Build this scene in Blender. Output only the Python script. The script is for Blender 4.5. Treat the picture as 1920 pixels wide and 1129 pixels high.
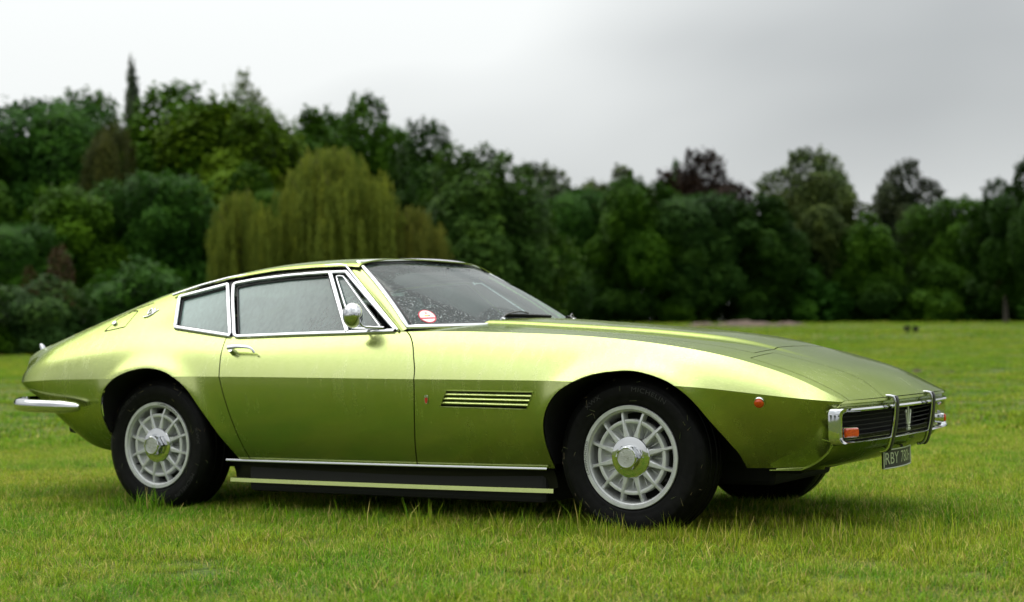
import bpy, bmesh, math, random
import numpy as np
from mathutils import Matrix, Vector

# ------------------------------------------------------------------ reset
for o in list(bpy.data.objects):
    bpy.data.objects.remove(o, do_unlink=True)
scene = bpy.context.scene
COL = scene.collection
RNG = np.random.default_rng(7)
random.seed(7)

# ------------------------------------------------------------------ camera
# world frame = car frame: X forward, Y to the car's left, Z up, origin on the
# ground under the middle of the front axle
CAM = np.array([2.7277, -6.3775, 0.7597])
YAW, PITCH, ROLL, FPX = 0.5295, 0.0323, -0.0140, 2891.52
cf = np.array([-math.sin(YAW) * math.cos(PITCH), math.cos(YAW) * math.cos(PITCH), math.sin(PITCH)])
cr0 = np.array([math.cos(YAW), math.sin(YAW), 0.0])
cu0 = np.cross(cr0, cf)
cr = math.cos(ROLL) * cr0 + math.sin(ROLL) * cu0
cu = math.cos(ROLL) * cu0 - math.sin(ROLL) * cr0
cam_d = bpy.data.cameras.new("camera")
cam = bpy.data.objects.new("camera", cam_d)
COL.objects.link(cam)
cam.matrix_world = Matrix(((cr[0], cu[0], -cf[0], CAM[0]), (cr[1], cu[1], -cf[1], CAM[1]),
                           (cr[2], cu[2], -cf[2], CAM[2]), (0, 0, 0, 1)))
cam_d.sensor_width = 36.0
cam_d.lens = FPX / 1920 * 36.0
cam_d.clip_start = 0.1
cam_d.clip_end = 3000.0
cam_d.dof.use_dof = True
cam_d.dof.focus_distance = 6.0
cam_d.dof.aperture_fstop = 2.4
cam_d.dof.aperture_blades = 0
scene.camera = cam
scene.render.resolution_x, scene.render.resolution_y = 1024, 602

# ------------------------------------------------------------------ world, sun, exposure
SUN_EL, SUN_AZ = math.radians(55), math.radians(284)   # azimuth of the sun seen from the car, from +Y clockwise
world = bpy.data.worlds.new("World")
scene.world = world
world.use_nodes = True
wn, wl = world.node_tree.nodes, world.node_tree.links
wn.clear()
out = wn.new("ShaderNodeOutputWorld")
bg = wn.new("ShaderNodeBackground")
sky = wn.new("ShaderNodeTexSky")
sky.sky_type = 'NISHITA'
sky.sun_disc = False
sky.sun_elevation = SUN_EL
sky.sun_rotation = SUN_AZ
sky.air_density, sky.dust_density = 1.0, 3.0
skm = wn.new("ShaderNodeMix"); skm.data_type = 'RGBA'; skm.blend_type = 'MULTIPLY'
skm.inputs[0].default_value = 1.0
skm.inputs[7].default_value = (0.1, 0.1, 0.1, 1)
wl.new(sky.outputs[0], skm.inputs[6])
tc = wn.new("ShaderNodeTexCoord")
sep = wn.new("ShaderNodeSeparateXYZ")
wl.new(tc.outputs["Generated"], sep.inputs[0])
# overcast dome: brighter overhead than at the horizon (1 + 2 sin h) / 3
mx = wn.new("ShaderNodeMath"); mx.operation = 'MAXIMUM'; mx.inputs[1].default_value = 0.0
wl.new(sep.outputs[2], mx.inputs[0])
md = wn.new("ShaderNodeMath"); md.operation = 'MULTIPLY_ADD'
md.inputs[1].default_value = 2.15; md.inputs[2].default_value = 0.86
sq = wn.new("ShaderNodeMath"); sq.operation = 'POWER'; sq.inputs[1].default_value = 2.0
wl.new(mx.outputs[0], sq.inputs[0]); wl.new(sq.outputs[0], md.inputs[0])
mp = wn.new("ShaderNodeMapping")
mp.inputs["Scale"].default_value = (1.0, 1.0, 2.0)
mp.inputs["Location"].default_value = (4.64, 2.36, 0.12)
wl.new(tc.outputs["Generated"], mp.inputs[0])
nz = wn.new("ShaderNodeTexNoise")
nz.inputs["Scale"].default_value = 1.5; nz.inputs["Detail"].default_value = 3.5
nz.inputs["Roughness"].default_value = 0.45; nz.inputs["Distortion"].default_value = 0.3
wl.new(mp.outputs[0], nz.inputs[0])
cr_ = wn.new("ShaderNodeValToRGB")
cr_.color_ramp.elements[0].position = 0.34; cr_.color_ramp.elements[0].color = (0.48, 0.505, 0.515, 1)
cr_.color_ramp.elements[1].position = 0.60; cr_.color_ramp.elements[1].color = (1.04, 1.07, 1.06, 1)
wl.new(nz.outputs[0], cr_.inputs[0])
cm = wn.new("ShaderNodeMix"); cm.data_type = 'RGBA'; cm.blend_type = 'MULTIPLY'
cm.inputs[0].default_value = 1.0
wl.new(cr_.outputs[0], cm.inputs[6]); wl.new(md.outputs[0], cm.inputs[7])
mixs = wn.new("ShaderNodeMix"); mixs.data_type = 'RGBA'
mixs.inputs[0].default_value = 0.95
wl.new(skm.outputs[2], mixs.inputs[6]); wl.new(cm.outputs[2], mixs.inputs[7])
wl.new(mixs.outputs[2], bg.inputs[0])
bg.inputs[1].default_value = 0.574
wl.new(bg.outputs[0], out.inputs[0])

sun_d = bpy.data.lights.new("sun", 'SUN')
sun_d.energy = 1.1
sun_d.angle = math.radians(62)
sun_d.color = (1.0, 0.97, 0.92)
sun = bpy.data.objects.new("sun", sun_d)
COL.objects.link(sun)
sd = Vector((math.sin(SUN_AZ) * math.cos(SUN_EL), math.cos(SUN_AZ) * math.cos(SUN_EL), math.sin(SUN_EL)))
sun.rotation_euler = sd.to_track_quat('Z', 'Y').to_euler()
sun.location = sd * 30

vs = scene.view_settings
scene.display_settings.display_device = 'sRGB'
vs.view_transform = 'Standard'
vs.look = 'None'
vs.exposure = 0.8
vs.gamma = 1.0
vs.use_curve_mapping = False

# ------------------------------------------------------------------ helpers
def tag(o, label=None, cat=None, group=None, kind=None):
    if label: o["label"] = label
    if cat: o["category"] = cat
    if group: o["group"] = group
    if kind: o["kind"] = kind
    return o

def mesh_data(name, V, F, mat=None, smooth=True, angle=35):
    me = bpy.data.meshes.new(name)
    me.from_pydata([tuple(map(float, v)) for v in V], [], [tuple(int(i) for i in f) for f in F])
    me.validate()
    me.update()
    if smooth:
        me.shade_smooth()
        if angle: me.set_sharp_from_angle(angle=math.radians(angle))
    if mat: me.materials.append(mat)
    return me

def link(name, me, parent=None, loc=None):
    o = bpy.data.objects.new(name, me)
    COL.objects.link(o)
    if parent is not None: o.parent = parent
    if loc is not None: o.location = loc
    return o

def mobj(name, V, F, mat, parent=None, smooth=True, angle=35):
    return link(name, mesh_data(name, V, F, mat, smooth, angle), parent)

def empty(name, loc=(0, 0, 0)):
    o = bpy.data.objects.new(name, None)
    COL.objects.link(o)
    o.location = loc
    o.empty_display_size = 0.2
    return o

def solidify(o, t, offset=-1, split=30):
    m = o.modifiers.new("thickness", 'SOLIDIFY')
    m.thickness = t
    m.offset = offset
    m.use_even_offset = False
    e = o.modifiers.new("clean edges", 'EDGE_SPLIT')     # keep the panel faces from shading into their cut edges
    e.split_angle = math.radians(split)
    return o

def pchip(xs, ys):
    xs = np.asarray(xs, float); ys = np.asarray(ys, float)
    h = np.diff(xs); d = np.diff(ys) / h
    m = np.zeros(len(xs))
    m[0], m[-1] = d[0], d[-1]
    for i in range(1, len(xs) - 1):
        if d[i - 1] * d[i] > 0:
            w1, w2 = 2 * h[i] + h[i - 1], h[i] + 2 * h[i - 1]
            m[i] = (w1 + w2) / (w1 / d[i - 1] + w2 / d[i])
    def f(x):
        x = np.asarray(x, float)
        i = np.clip(np.searchsorted(xs, x) - 1, 0, len(xs) - 2)
        t = (x - xs[i]) / h[i]
        r = ((1 + 2 * t) * (1 - t) ** 2 * ys[i] + t * (1 - t) ** 2 * h[i] * m[i]
             + t * t * (3 - 2 * t) * ys[i + 1] + t * t * (t - 1) * h[i] * m[i + 1])
        r = np.where(x < xs[0], ys[0] + m[0] * (x - xs[0]), r)
        return np.where(x > xs[-1], ys[-1] + m[-1] * (x - xs[-1]), r)
    return f

def smooth(knots, sig=0.05):
    xs = [k[0] for k in knots]; ys = [k[1] for k in knots]
    f = pchip(xs, ys)
    g = np.arange(xs[0] - 0.6, xs[-1] + 0.6, 0.01)
    v = f(g)
    n = int(4 * sig / 0.01)
    ker = np.exp(-0.5 * (np.arange(-n, n + 1) * 0.01 / sig) ** 2); ker /= ker.sum()
    vv = np.convolve(np.pad(v, n, mode='reflect', reflect_type='odd'), ker, mode='valid')
    return lambda x: np.interp(x, g, vv)

def sstep(a, b, x):
    t = np.clip((np.asarray(x, float) - a) / (b - a), 0, 1)
    return t * t * (3 - 2 * t)

def grid_faces(nu, nv, flip=False):
    F = []
    for i in range(nu - 1):
        for j in range(nv - 1):
            a, b, c, d = i * nv + j, i * nv + j + 1, (i + 1) * nv + j + 1, (i + 1) * nv + j
            F.append((a, d, c, b) if flip else (a, b, c, d))
    return F

def clip(V, F, f):
    """keep the side of the mesh where f >= 0 (f per vertex), cutting faces cleanly"""
    V = np.asarray(V, float)
    ins = f >= 0
    newV = list(V); cache = {}; out = []
    def cut(a, b):
        k = (a, b) if a < b else (b, a)
        if k not in cache:
            t = f[k[0]] / (f[k[0]] - f[k[1]])
            newV.append(V[k[0]] + t * (V[k[1]] - V[k[0]]))
            cache[k] = len(newV) - 1
        return cache[k]
    for fa in F:
        s = [ins[i] for i in fa]
        if all(s): out.append(fa); continue
        if not any(s): continue
        r = []
        n = len(fa)
        for k in range(n):
            a, b = fa[k], fa[(k + 1) % n]
            if ins[a]:
                r.append(a)
                if not ins[b]: r.append(cut(a, b))
            elif ins[b]:
                r.append(cut(a, b))
        if len(r) >= 3: out.append(tuple(r))
    used = np.zeros(len(newV), bool)
    for fa in out:
        for i in fa: used[i] = True
    idx = np.cumsum(used) - 1
    NV = np.asarray(newV)[used] if len(newV) else np.zeros((0, 3))
    return NV, [tuple(idx[i] for i in fa) for fa in out]

def sdist(P, poly, closed=True):
    """signed distance of 2-D points to polygon, > 0 inside"""
    P = np.asarray(P, float); poly = np.asarray(poly, float)
    best = np.full(len(P), 1e9)
    inside = np.zeros(len(P), bool)
    n = len(poly)
    for k in range(n if closed else n - 1):
        a, b = poly[k], poly[(k + 1) % n]
        ab = b - a
        t = np.clip(((P - a) @ ab) / (ab @ ab + 1e-12), 0, 1)
        best = np.minimum(best, np.linalg.norm(P - a - t[:, None] * ab, axis=1))
        if closed:
            c = (a[1] > P[:, 1]) != (b[1] > P[:, 1])
            with np.errstate(divide='ignore', invalid='ignore'):
                xi = (b[0] - a[0]) * (P[:, 1] - a[1]) / (b[1] - a[1]) + a[0]
            inside ^= c & (P[:, 0] < xi)
    return np.where(inside, best, -best)

def curve2(pts, n=80):
    """dense Catmull-Rom through 2-D or 3-D points"""
    p = np.asarray(pts, float)
    p = np.vstack([2 * p[0] - p[1], p, 2 * p[-1] - p[-2]])
    seg = len(p) - 3
    res = []
    for t in np.linspace(0, seg - 1e-9, n):
        i = int(t); u = t - i
        a, b, c, d = p[i], p[i + 1], p[i + 2], p[i + 3]
        res.append(0.5 * (2 * b + (c - a) * u + (2 * a - 5 * b + 4 * c - d) * u * u + (3 * b - a - 3 * c + d) * u ** 3))
    return np.array(res)

def mirrorY(V, F):
    V = np.array(V, float); V[:, 1] *= -1
    return V, [tuple(reversed(f)) for f in F]

def join(*parts):
    V = []; F = []; n = 0
    for v, f in parts:
        V += [tuple(x) for x in v]; F += [tuple(i + n for i in fa) for fa in f]; n += len(v)
    return np.array(V, float).reshape(-1, 3), F

def weld(V, F, d=4e-4):
    bm = bmesh.new()
    vs_ = [bm.verts.new(tuple(v)) for v in V]
    for f in F:
        try: bm.faces.new([vs_[i] for i in f])
        except ValueError: pass
    bmesh.ops.remove_doubles(bm, verts=bm.verts, dist=d)
    bm.verts.index_update()
    V2 = np.array([v.co[:] for v in bm.verts]); F2 = [tuple(v.index for v in f.verts) for f in bm.faces]
    bm.free()
    return V2, F2

def sweep(P, N, prof, closed=False, caps=True):
    """sweep a 2-D profile (a across, b along the normal) along the points P"""
    P = np.asarray(P, float); N = np.asarray(N, float)
    if N.ndim == 1: N = np.tile(N, (len(P), 1))
    if closed:
        T = np.roll(P, -1, 0) - np.roll(P, 1, 0)
    else:
        T = np.gradient(P, axis=0)
    T /= np.linalg.norm(T, axis=1)[:, None] + 1e-12
    S = np.cross(T, N); S /= np.linalg.norm(S, axis=1)[:, None] + 1e-12
    M = np.cross(S, T)
    prof = np.asarray(prof, float)
    if prof.ndim == 2: prof = np.tile(prof, (len(P), 1, 1))
    m = prof.shape[1]
    V = (P[:, None, :] + prof[:, :, 0:1] * S[:, None, :] + prof[:, :, 1:2] * M[:, None, :]).reshape(-1, 3)
    F = []
    n = len(P)
    for i in range(n if closed else n - 1):
        j = (i + 1) % n
        for k in range(m):
            l = (k + 1) % m
            F.append((i * m + k, i * m + l, j * m + l, j * m + k))
    if caps and not closed:
        F.append(tuple(reversed(range(m)))); F.append(tuple((n - 1) * m + k for k in range(m)))
    return V, F

def rrect(w, h, r=None, n=3, b0=0.0):
    """rounded rectangle profile, width w across, from b0 to b0+h"""
    r = min(w, h) * 0.35 if r is None else r
    pts = []
    for cx, cy, a0 in ((w / 2 - r, b0 + h - r, 0), (-w / 2 + r, b0 + h - r, 90), (-w / 2 + r, b0 + r, 180), (w / 2 - r, b0 + r, 270)):
        for k in range(n + 1):
            a = math.radians(a0 + 90 * k / n)
            pts.append((cx + r * math.cos(a), cy + r * math.sin(a)))
    return np.array(pts)

def circ(r, n=10):
    return np.array([(r * math.cos(2 * math.pi * k / n), r * math.sin(2 * math.pi * k / n)) for k in range(n)])

def lathe(prof, n=64, closed=False):
    """profile of (radius, y) turned about the Y axis"""
    V = []; F = []
    m = len(prof)
    for i in range(n):
        a = 2 * math.pi * i / n
        for r, y in prof: V.append((r * math.cos(a), y, r * math.sin(a)))
    for i in range(n):
        j = (i + 1) % n
        for k in range(m if closed else m - 1):
            l = (k + 1) % m
            F.append((i * m + k, j * m + k, j * m + l, i * m + l))
    return np.array(V), F

def box(x0, x1, y0, y1, z0, z1):
    V = [(x, y, z) for x in (x0, x1) for y in (y0, y1) for z in (z0, z1)]
    F = [(0, 1, 3, 2), (4, 6, 7, 5), (0, 4, 5, 1), (2, 3, 7, 6), (0, 2, 6, 4), (1, 5, 7, 3)]
    return np.array(V, float), F

def bevelled(o, w=0.004, seg=2):
    m = o.modifiers.new("bevel", 'BEVEL'); m.width = w; m.segments = seg; m.limit_method = 'ANGLE'
    return o

def text_mesh(body, size, extrude=0.0, spacing=1.0):
    c = bpy.data.curves.new("lettering", 'FONT')
    c.body = body; c.size = size; c.extrude = extrude; c.align_x = 'CENTER'; c.align_y = 'CENTER'
    c.space_character = spacing; c.resolution_u = 3
    t = bpy.data.objects.new("lettering", c)
    COL.objects.link(t)
    bpy.context.view_layer.update()
    me = bpy.data.meshes.new_from_object(t.evaluated_get(bpy.context.evaluated_depsgraph_get()))
    V = np.array([v.co[:] for v in me.vertices]); F = [tuple(p.vertices) for p in me.polygons]
    bpy.data.objects.remove(t, do_unlink=True); bpy.data.curves.remove(c); bpy.data.meshes.remove(me)
    return V, F

# ------------------------------------------------------------------ materials
class NT:
    def __init__(s, name):
        s.m = bpy.data.materials.new(name); s.m.use_nodes = True
        s.n, s.l = s.m.node_tree.nodes, s.m.node_tree.links
        s.b = s.n["Principled BSDF"]; s.o = s.n["Material Output"]
    def new(s, t, **kw):
        n = s.n.new(t)
        for k, v in kw.items(): setattr(n, k, v)
        return n
    def set(s, **kw):
        for k, v in kw.items():
            i = s.b.inputs[k.replace('_', ' ')]
            i.default_value = (*v, 1) if isinstance(v, tuple) and len(v) == 3 else v
    def noise(s, vec, scale, detail=2, rough=0.5):
        n = s.new("ShaderNodeTexNoise")
        n.inputs["Scale"].default_value = scale; n.inputs["Detail"].default_value = detail; n.inputs["Roughness"].default_value = rough
        if vec is not None: s.l.new(vec, n.inputs["Vector"])
        return n.outputs[0]
    def mapping(s, vec, scale=(1, 1, 1), loc=(0, 0, 0)):
        n = s.new("ShaderNodeMapping"); n.inputs["Scale"].default_value = scale; n.inputs["Location"].default_value = loc
        s.l.new(vec, n.inputs[0]); return n.outputs[0]
    def math(s, op, a, b=None, c=None, clamp=False):
        n = s.new("ShaderNodeMath", operation=op, use_clamp=clamp)
        for k, v in enumerate((a, b, c)):
            if v is None: continue
            if isinstance(v, (int, float)): n.inputs[k].default_value = v
            else: s.l.new(v, n.inputs[k])
        return n.outputs[0]
    def ramp(s, fac, stops):
        n = s.new("ShaderNodeValToRGB")
        e = n.color_ramp.elements
        while len(e) < len(stops): e.new(0.5)
        for k, (p, c) in enumerate(stops):
            e[k].position = p; e[k].color = (*c, 1) if len(c) == 3 else c
        s.l.new(fac, n.inputs[0]); return n.outputs[0]
    def smoothstep(s, v, a, b):
        n = s.new("ShaderNodeMapRange", interpolation_type='SMOOTHSTEP')
        n.inputs["From Min"].default_value = a; n.inputs["From Max"].default_value = b
        s.l.new(v, n.inputs["Value"]); return n.outputs[0]
    def mix(s, fac, a, b, blend='MIX'):
        n = s.new("ShaderNodeMix", data_type='RGBA', blend_type=blend)
        for k, v in ((0, fac), (6, a), (7, b)):
            if isinstance(v, (int, float)): n.inputs[k].default_value = v
            elif isinstance(v, tuple): n.inputs[k].default_value = (*v, 1)
            else: s.l.new(v, n.inputs[k])
        return n.outputs[2]
    def bump(s, h, strength, dist=0.01):
        n = s.new("ShaderNodeBump"); n.inputs["Strength"].default_value = strength; n.inputs["Distance"].default_value = dist
        s.l.new(h, n.inputs["Height"]); return n.outputs[0]
    def obj(s):
        return s.new("ShaderNodeTexCoord").outputs["Object"]

def droplets(t, vec, scale, lo=0.10, hi=0.34, density=0.55):
    """height of scattered round water drops"""
    v = t.new("ShaderNodeTexVoronoi"); v.inputs["Scale"].default_value = scale
    t.l.new(vec, v.inputs["Vector"])
    sp = t.new("ShaderNodeSeparateColor"); t.l.new(v.outputs["Color"], sp.inputs[0])
    r = t.math('MULTIPLY_ADD', sp.outputs[0], hi - lo, lo)
    d = t.math('SUBTRACT', r, v.outputs["Distance"])
    d = t.math('DIVIDE', d, r)
    d = t.math('MAXIMUM', d, 0.0)
    on = t.math('LESS_THAN', sp.outputs[1], density)
    return t.math('MULTIPLY', t.math('POWER', d, 0.5), on)

def simple(name, col, rough=0.5, metal=0.0, **kw):
    t = NT(name); t.set(Base_Color=col, Roughness=rough, Metallic=metal)
    for k, v in kw.items(): t.set(**{k: v})
    return t.m

def mk_paint():
    t = NT("metallic green paint, wet")
    v = t.obj()
    flake = t.smoothstep(t.noise(v, 330, 1), 0.32, 0.68)
    streak = t.noise(t.mapping(v, (30, 30, 0.9)), 1.0, 2, 0.55)
    patch = t.noise(v, 2.2, 2)
    c = t.mix(flake, (0.435, 0.505, 0.178), (0.515, 0.572, 0.224))
    run = t.math('MULTIPLY', t.smoothstep(streak, 0.38, 0.72), t.math('MULTIPLY_ADD', t.smoothstep(patch, 0.38, 0.62), 0.6, 0.4))
    c = t.mix(t.math('MULTIPLY', run, 0.20), c, (0.58, 0.62, 0.34))
    t.l.new(c, t.b.inputs["Base Color"])
    t.set(Metallic=0.95, Coat_Weight=0.35, Coat_Roughness=0.05, Coat_IOR=1.45, Specular_Tint=(0.22, 0.30, 0.12))
    t.l.new(t.math('MULTIPLY_ADD', run, 0.04, t.math('MULTIPLY_ADD', flake, 0.05, 0.20)), t.b.inputs["Roughness"])
    d = t.math('ADD', t.math('MULTIPLY', droplets(t, v, 62, 0.06, 0.20, 0.28), 1.2), t.math('MULTIPLY', droplets(t, v, 170, 0.12, 0.36, 0.6), 0.5))
    t.l.new(t.bump(d, 0.50, 0.003), t.b.inputs["Coat Normal"])
    t.l.new(t.bump(d, 0.20, 0.003), t.b.inputs["Normal"])
    return t.m

def mk_chrome():
    t = NT("wet chrome")
    t.set(Base_Color=(0.60, 0.61, 0.62), Metallic=1.0, Roughness=0.06)
    d = droplets(t, t.obj(), 130, 0.1, 0.34, 0.4)
    t.l.new(t.bump(d, 0.08, 0.003), t.b.inputs["Normal"])
    return t.m

def mk_rubber():
    t = NT("wet tyre rubber")
    v = t.obj()
    n = t.noise(v, 30, 4)
    t.l.new(t.ramp(n, [(0.35, (0.0020, 0.0020, 0.0020)), (0.8, (0.0070, 0.0070, 0.0066))]), t.b.inputs["Base Color"])
    t.set(Roughness=0.50, Specular_IOR_Level=0.14)
    t.l.new(t.bump(t.noise(v, 220, 3), 0.25, 0.004), t.b.inputs["Normal"])
    return t.m

def mk_rim():
    t = NT("silver wheel paint")
    v = t.obj()
    n = t.noise(v, 40, 4)
    t.l.new(t.ramp(n, [(0.3, (0.54, 0.55, 0.54)), (0.7, (0.66, 0.67, 0.66))]), t.b.inputs["Base Color"])
    t.set(Metallic=0.55, Roughness=0.42)
    d = droplets(t, v, 160, 0.1, 0.3, 0.35)
    t.l.new(t.bump(d, 0.3, 0.003), t.b.inputs["Normal"])
    return t.m

def fogged(t, fac, col, tint, bump, rough, glossy=1.0):
    """clear tinted pane mixed with a fog that scatters both ways, under one gloss"""
    df = t.new("ShaderNodeBsdfDiffuse"); df.inputs[0].default_value = (*col, 1)
    tl = t.new("ShaderNodeBsdfTranslucent"); tl.inputs[0].default_value = (*col, 1)
    fg = t.new("ShaderNodeMixShader"); fg.inputs[0].default_value = 0.52
    t.l.new(df.outputs[0], fg.inputs[1]); t.l.new(tl.outputs[0], fg.inputs[2])
    tr = t.new("ShaderNodeBsdfTransparent"); tr.inputs[0].default_value = (*tint, 1)
    m1 = t.new("ShaderNodeMixShader"); t.l.new(fac, m1.inputs[0]); t.l.new(tr.outputs[0], m1.inputs[1]); t.l.new(fg.outputs[0], m1.inputs[2])
    gl = t.new("ShaderNodeBsdfGlossy"); gl.inputs["Roughness"].default_value = rough
    t.l.new(bump, gl.inputs["Normal"])
    fr = t.new("ShaderNodeFresnel"); fr.inputs[0].default_value = 1.5; t.l.new(bump, fr.inputs["Normal"])
    m2 = t.new("ShaderNodeMixShader"); t.l.new(t.math('MULTIPLY', fr.outputs[0], glossy), m2.inputs[0]); t.l.new(m1.outputs[0], m2.inputs[1]); t.l.new(gl.outputs[0], m2.inputs[2])
    t.l.new(m2.outputs[0], t.o.inputs[0])
    return t.m

def mk_sideglass():
    """side glass fogged on the inside, with rain running down"""
    t = NT("fogged side glass")
    v = t.obj()
    streak = t.noise(t.mapping(v, (60, 60, 2.5)), 1.0, 3, 0.6)
    fog = t.noise(v, 3.2, 2)
    s = t.new("ShaderNodeSeparateXYZ"); t.l.new(v, s.inputs[0])
    # the mist is thicker towards the tail and the top of the panes
    lay = t.math('ADD', t.math('MULTIPLY', s.outputs[0], -0.38), t.math('MULTIPLY', s.outputs[2], 0.55))
    lay = t.math('ADD', lay, -1.10)
    fac = t.math('ADD', t.math('MULTIPLY', streak, 0.26), t.math('ADD', t.math('MULTIPLY', fog, 0.30), lay), clamp=True)
    bp = t.bump(t.math('ADD', streak, droplets(t, v, 200, 0.1, 0.3, 0.5)), 0.10, 0.003)
    return fogged(t, fac, (0.76, 0.99, 0.95), (0.78, 0.95, 0.92), bp, 0.05, 1.2)

def mk_screen():
    """windscreen: beaded rain, with the arcs the wipers have cleared filmed over"""
    t = NT("rain-beaded windscreen")
    v = t.obj()
    uv = t.new("ShaderNodeUVMap", uv_map="wipe").outputs[0]
    s = t.new("ShaderNodeSeparateXYZ"); t.l.new(uv, s.inputs[0])
    wiped = t.smoothstep(s.outputs[0], 0.44, 0.56)
    d1 = droplets(t, v, 95, 0.12, 0.42, 0.75)
    d2 = droplets(t, v, 230, 0.15, 0.45, 0.8)
    d = t.math('MAXIMUM', d1, t.math('MULTIPLY', d2, 0.7))
    dry = t.math('SUBTRACT', 1.0, wiped)
    dd = t.math('MULTIPLY', d, dry)
    film = t.noise(t.mapping(v, (7, 2.0, 7)), 1.0, 3)
    fac = t.math('ADD', t.math('MULTIPLY', dd, 0.85), t.math('MULTIPLY', wiped, t.math('MULTIPLY_ADD', film, 0.16, 0.07)))
    fac = t.math('ADD', fac, t.math('MULTIPLY', dry, 0.035), clamp=True)
    return fogged(t, fac, (0.54, 0.72, 0.68), (0.56, 0.78, 0.74), t.bump(dd, 0.9, 0.006), 0.04, 0.9)

def mk_amber():
    t = NT("amber lens")
    n = t.noise(t.obj(), 160, 1)
    t.l.new(t.ramp(n, [(0.3, (0.50, 0.035, 0.004)), (0.7, (0.70, 0.085, 0.006))]), t.b.inputs["Base Color"])
    t.set(Roughness=0.12, Coat_Weight=1.0)
    return t.m

M = dict(
    paint=mk_paint(), chrome=mk_chrome(), rubber=mk_rubber(), rim=mk_rim(), sideglass=mk_sideglass(), screen=mk_screen(),
    amber=mk_amber(),
    red=simple("red lens", (0.45, 0.01, 0.008), 0.12, Coat_Weight=1.0),
    black=simple("black underbody", (0.006, 0.006, 0.006), 0.8),
    blacktrim=simple("black rubber seal", (0.010, 0.010, 0.011), 0.45),
    sill=simple("black sill enamel", (0.004, 0.004, 0.004), 0.45, Specular_IOR_Level=0.15),
    cream=simple("cream cabin trim", (0.80, 0.79, 0.72), 0.75),
    leather=simple("dark leather", (0.030, 0.027, 0.024), 0.5),
    silver=simple("silver lettering", (0.62, 0.66, 0.55), 0.3, 0.6),
    white=simple("white print", (0.80, 0.79, 0.76), 0.5),
    redprint=simple("red print", (0.62, 0.02, 0.05), 0.5),
    yellowprint=simple("yellow print", (0.75, 0.55, 0.05), 0.5),
    blackprint=simple("black print", (0.015, 0.015, 0.015), 0.5),
    disc=simple("brake steel", (0.12, 0.12, 0.12), 0.5, 0.8),
    mesh=simple("dark grille bars", (0.004, 0.004, 0.004), 0.6),
    mirror=simple("mirror glass", (0.85, 0.87, 0.88), 0.01, 1.0),
)

# ================================================================== the car
car = empty("sports_coupe")
tag(car, "metallic green sports coupé with silver wheels parked on the lawn, wet from rain", "car")

# ---- feature lines of one half of the body: half width y and height z against x
TAIL, NOSE = -3.62, 0.86
z0 = smooth([(-3.62, .50), (-3.45, .475), (-3.34, .42), (-3.22, .345), (-3.05, .296), (-2.84, .277), (-2.4, .268), (-2.0, .266), (-.38, .270), (.3, .285), (.55, .285), (.75, .285), (.86, .29)], .04)
y0 = smooth([(-3.62, .49), (-3.45, .575), (-3.2, .635), (-2.9, .685), (-2.5, .728), (-1.9, .757), (-1.0, .763), (-.3, .752), (.15, .710), (.35, .665), (.55, .62), (.75, .59), (.86, .575)], .06)
z1 = smooth([(-3.62, .628), (-3.15, .647), (-2.8, .650), (-2.3, .661), (-2.04, .659), (-1.0, .645), (-.3, .636), (0, .627), (.28, .613), (.54, .585), (.65, .571), (.80, .556), (.86, .550)], .07)
y1 = smooth([(-3.62, .655), (-3.55, .73), (-3.45, .785), (-3.3, .832), (-3.1, .862), (-2.8, .882), (-2.4, .890), (-1.5, .896), (-.6, .896), (0, .888), (.3, .870), (.5, .844), (.65, .815), (.76, .787), (.82, .766), (.86, .742)], .035)
z2 = smooth([(-3.62, .685), (-3.5, .728), (-3.3, .785), (-3.0, .832), (-2.6, .852), (-2.2, .846), (-2.05, .843), (-1.4, .850), (-1.1, .850), (-.8, .846), (-.55, .836), (-.31, .824), (-.05, .802), (.246, .760), (.43, .721), (.58, .677), (.67, .646), (.76, .604), (.827, .568), (.86, .553)], .05)
y2 = smooth([(-3.62, .63), (-3.5, .70), (-3.3, .748), (-3.0, .775), (-2.6, .790), (-2.1, .792), (-1.1, .790), (-.5, .785), (0, .775), (.4, .755), (.6, .742), (.75, .732), (.86, .715)], .06)
z3 = smooth([(-3.62, .772), (-3.55, .803), (-3.32, .868), (-2.99, .965), (-2.76, 1.034), (-2.6, 1.076), (-2.24, 1.143), (-1.93, 1.176), (-1.7, 1.183), (-1.5, 1.178), (-1.3, 1.162)], .06)
y3 = smooth([(-3.62, .54), (-3.5, .575), (-3.2, .600), (-2.9, .605), (-2.6, .600), (-2.24, .592), (-1.93, .582), (-1.5, .570), (-1.3, .56)], .08)
zc = smooth([(-3.62, .788), (-3.55, .815), (-3.32, .882), (-2.99, .984), (-2.76, 1.058), (-2.6, 1.102), (-2.24, 1.176), (-1.93, 1.208), (-1.7, 1.213), (-1.5, 1.205), (-1.3, 1.184)], .06)
hc = smooth([(-1.2, .905), (-.8, .893), (-.5, .870), (-.33, .855), (-.1, .834), (.07, .815), (.29, .787), (.44, .757), (.6, .713), (.72, .668), (.80, .618), (.86, .556)], .045)
sx0 = lambda x: -.13 * sstep(.45, .86, x) + .13 * sstep(-3.3, -3.62, x)
sx3 = lambda x: -.045 * sstep(-3.4, -3.62, x)
sxc = lambda x: -.07 * sstep(-3.4, -3.62, x) + .12 * sstep(-1.85, -1.5, x)
BELT_K = .66     # tumblehome of the side glass

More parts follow.
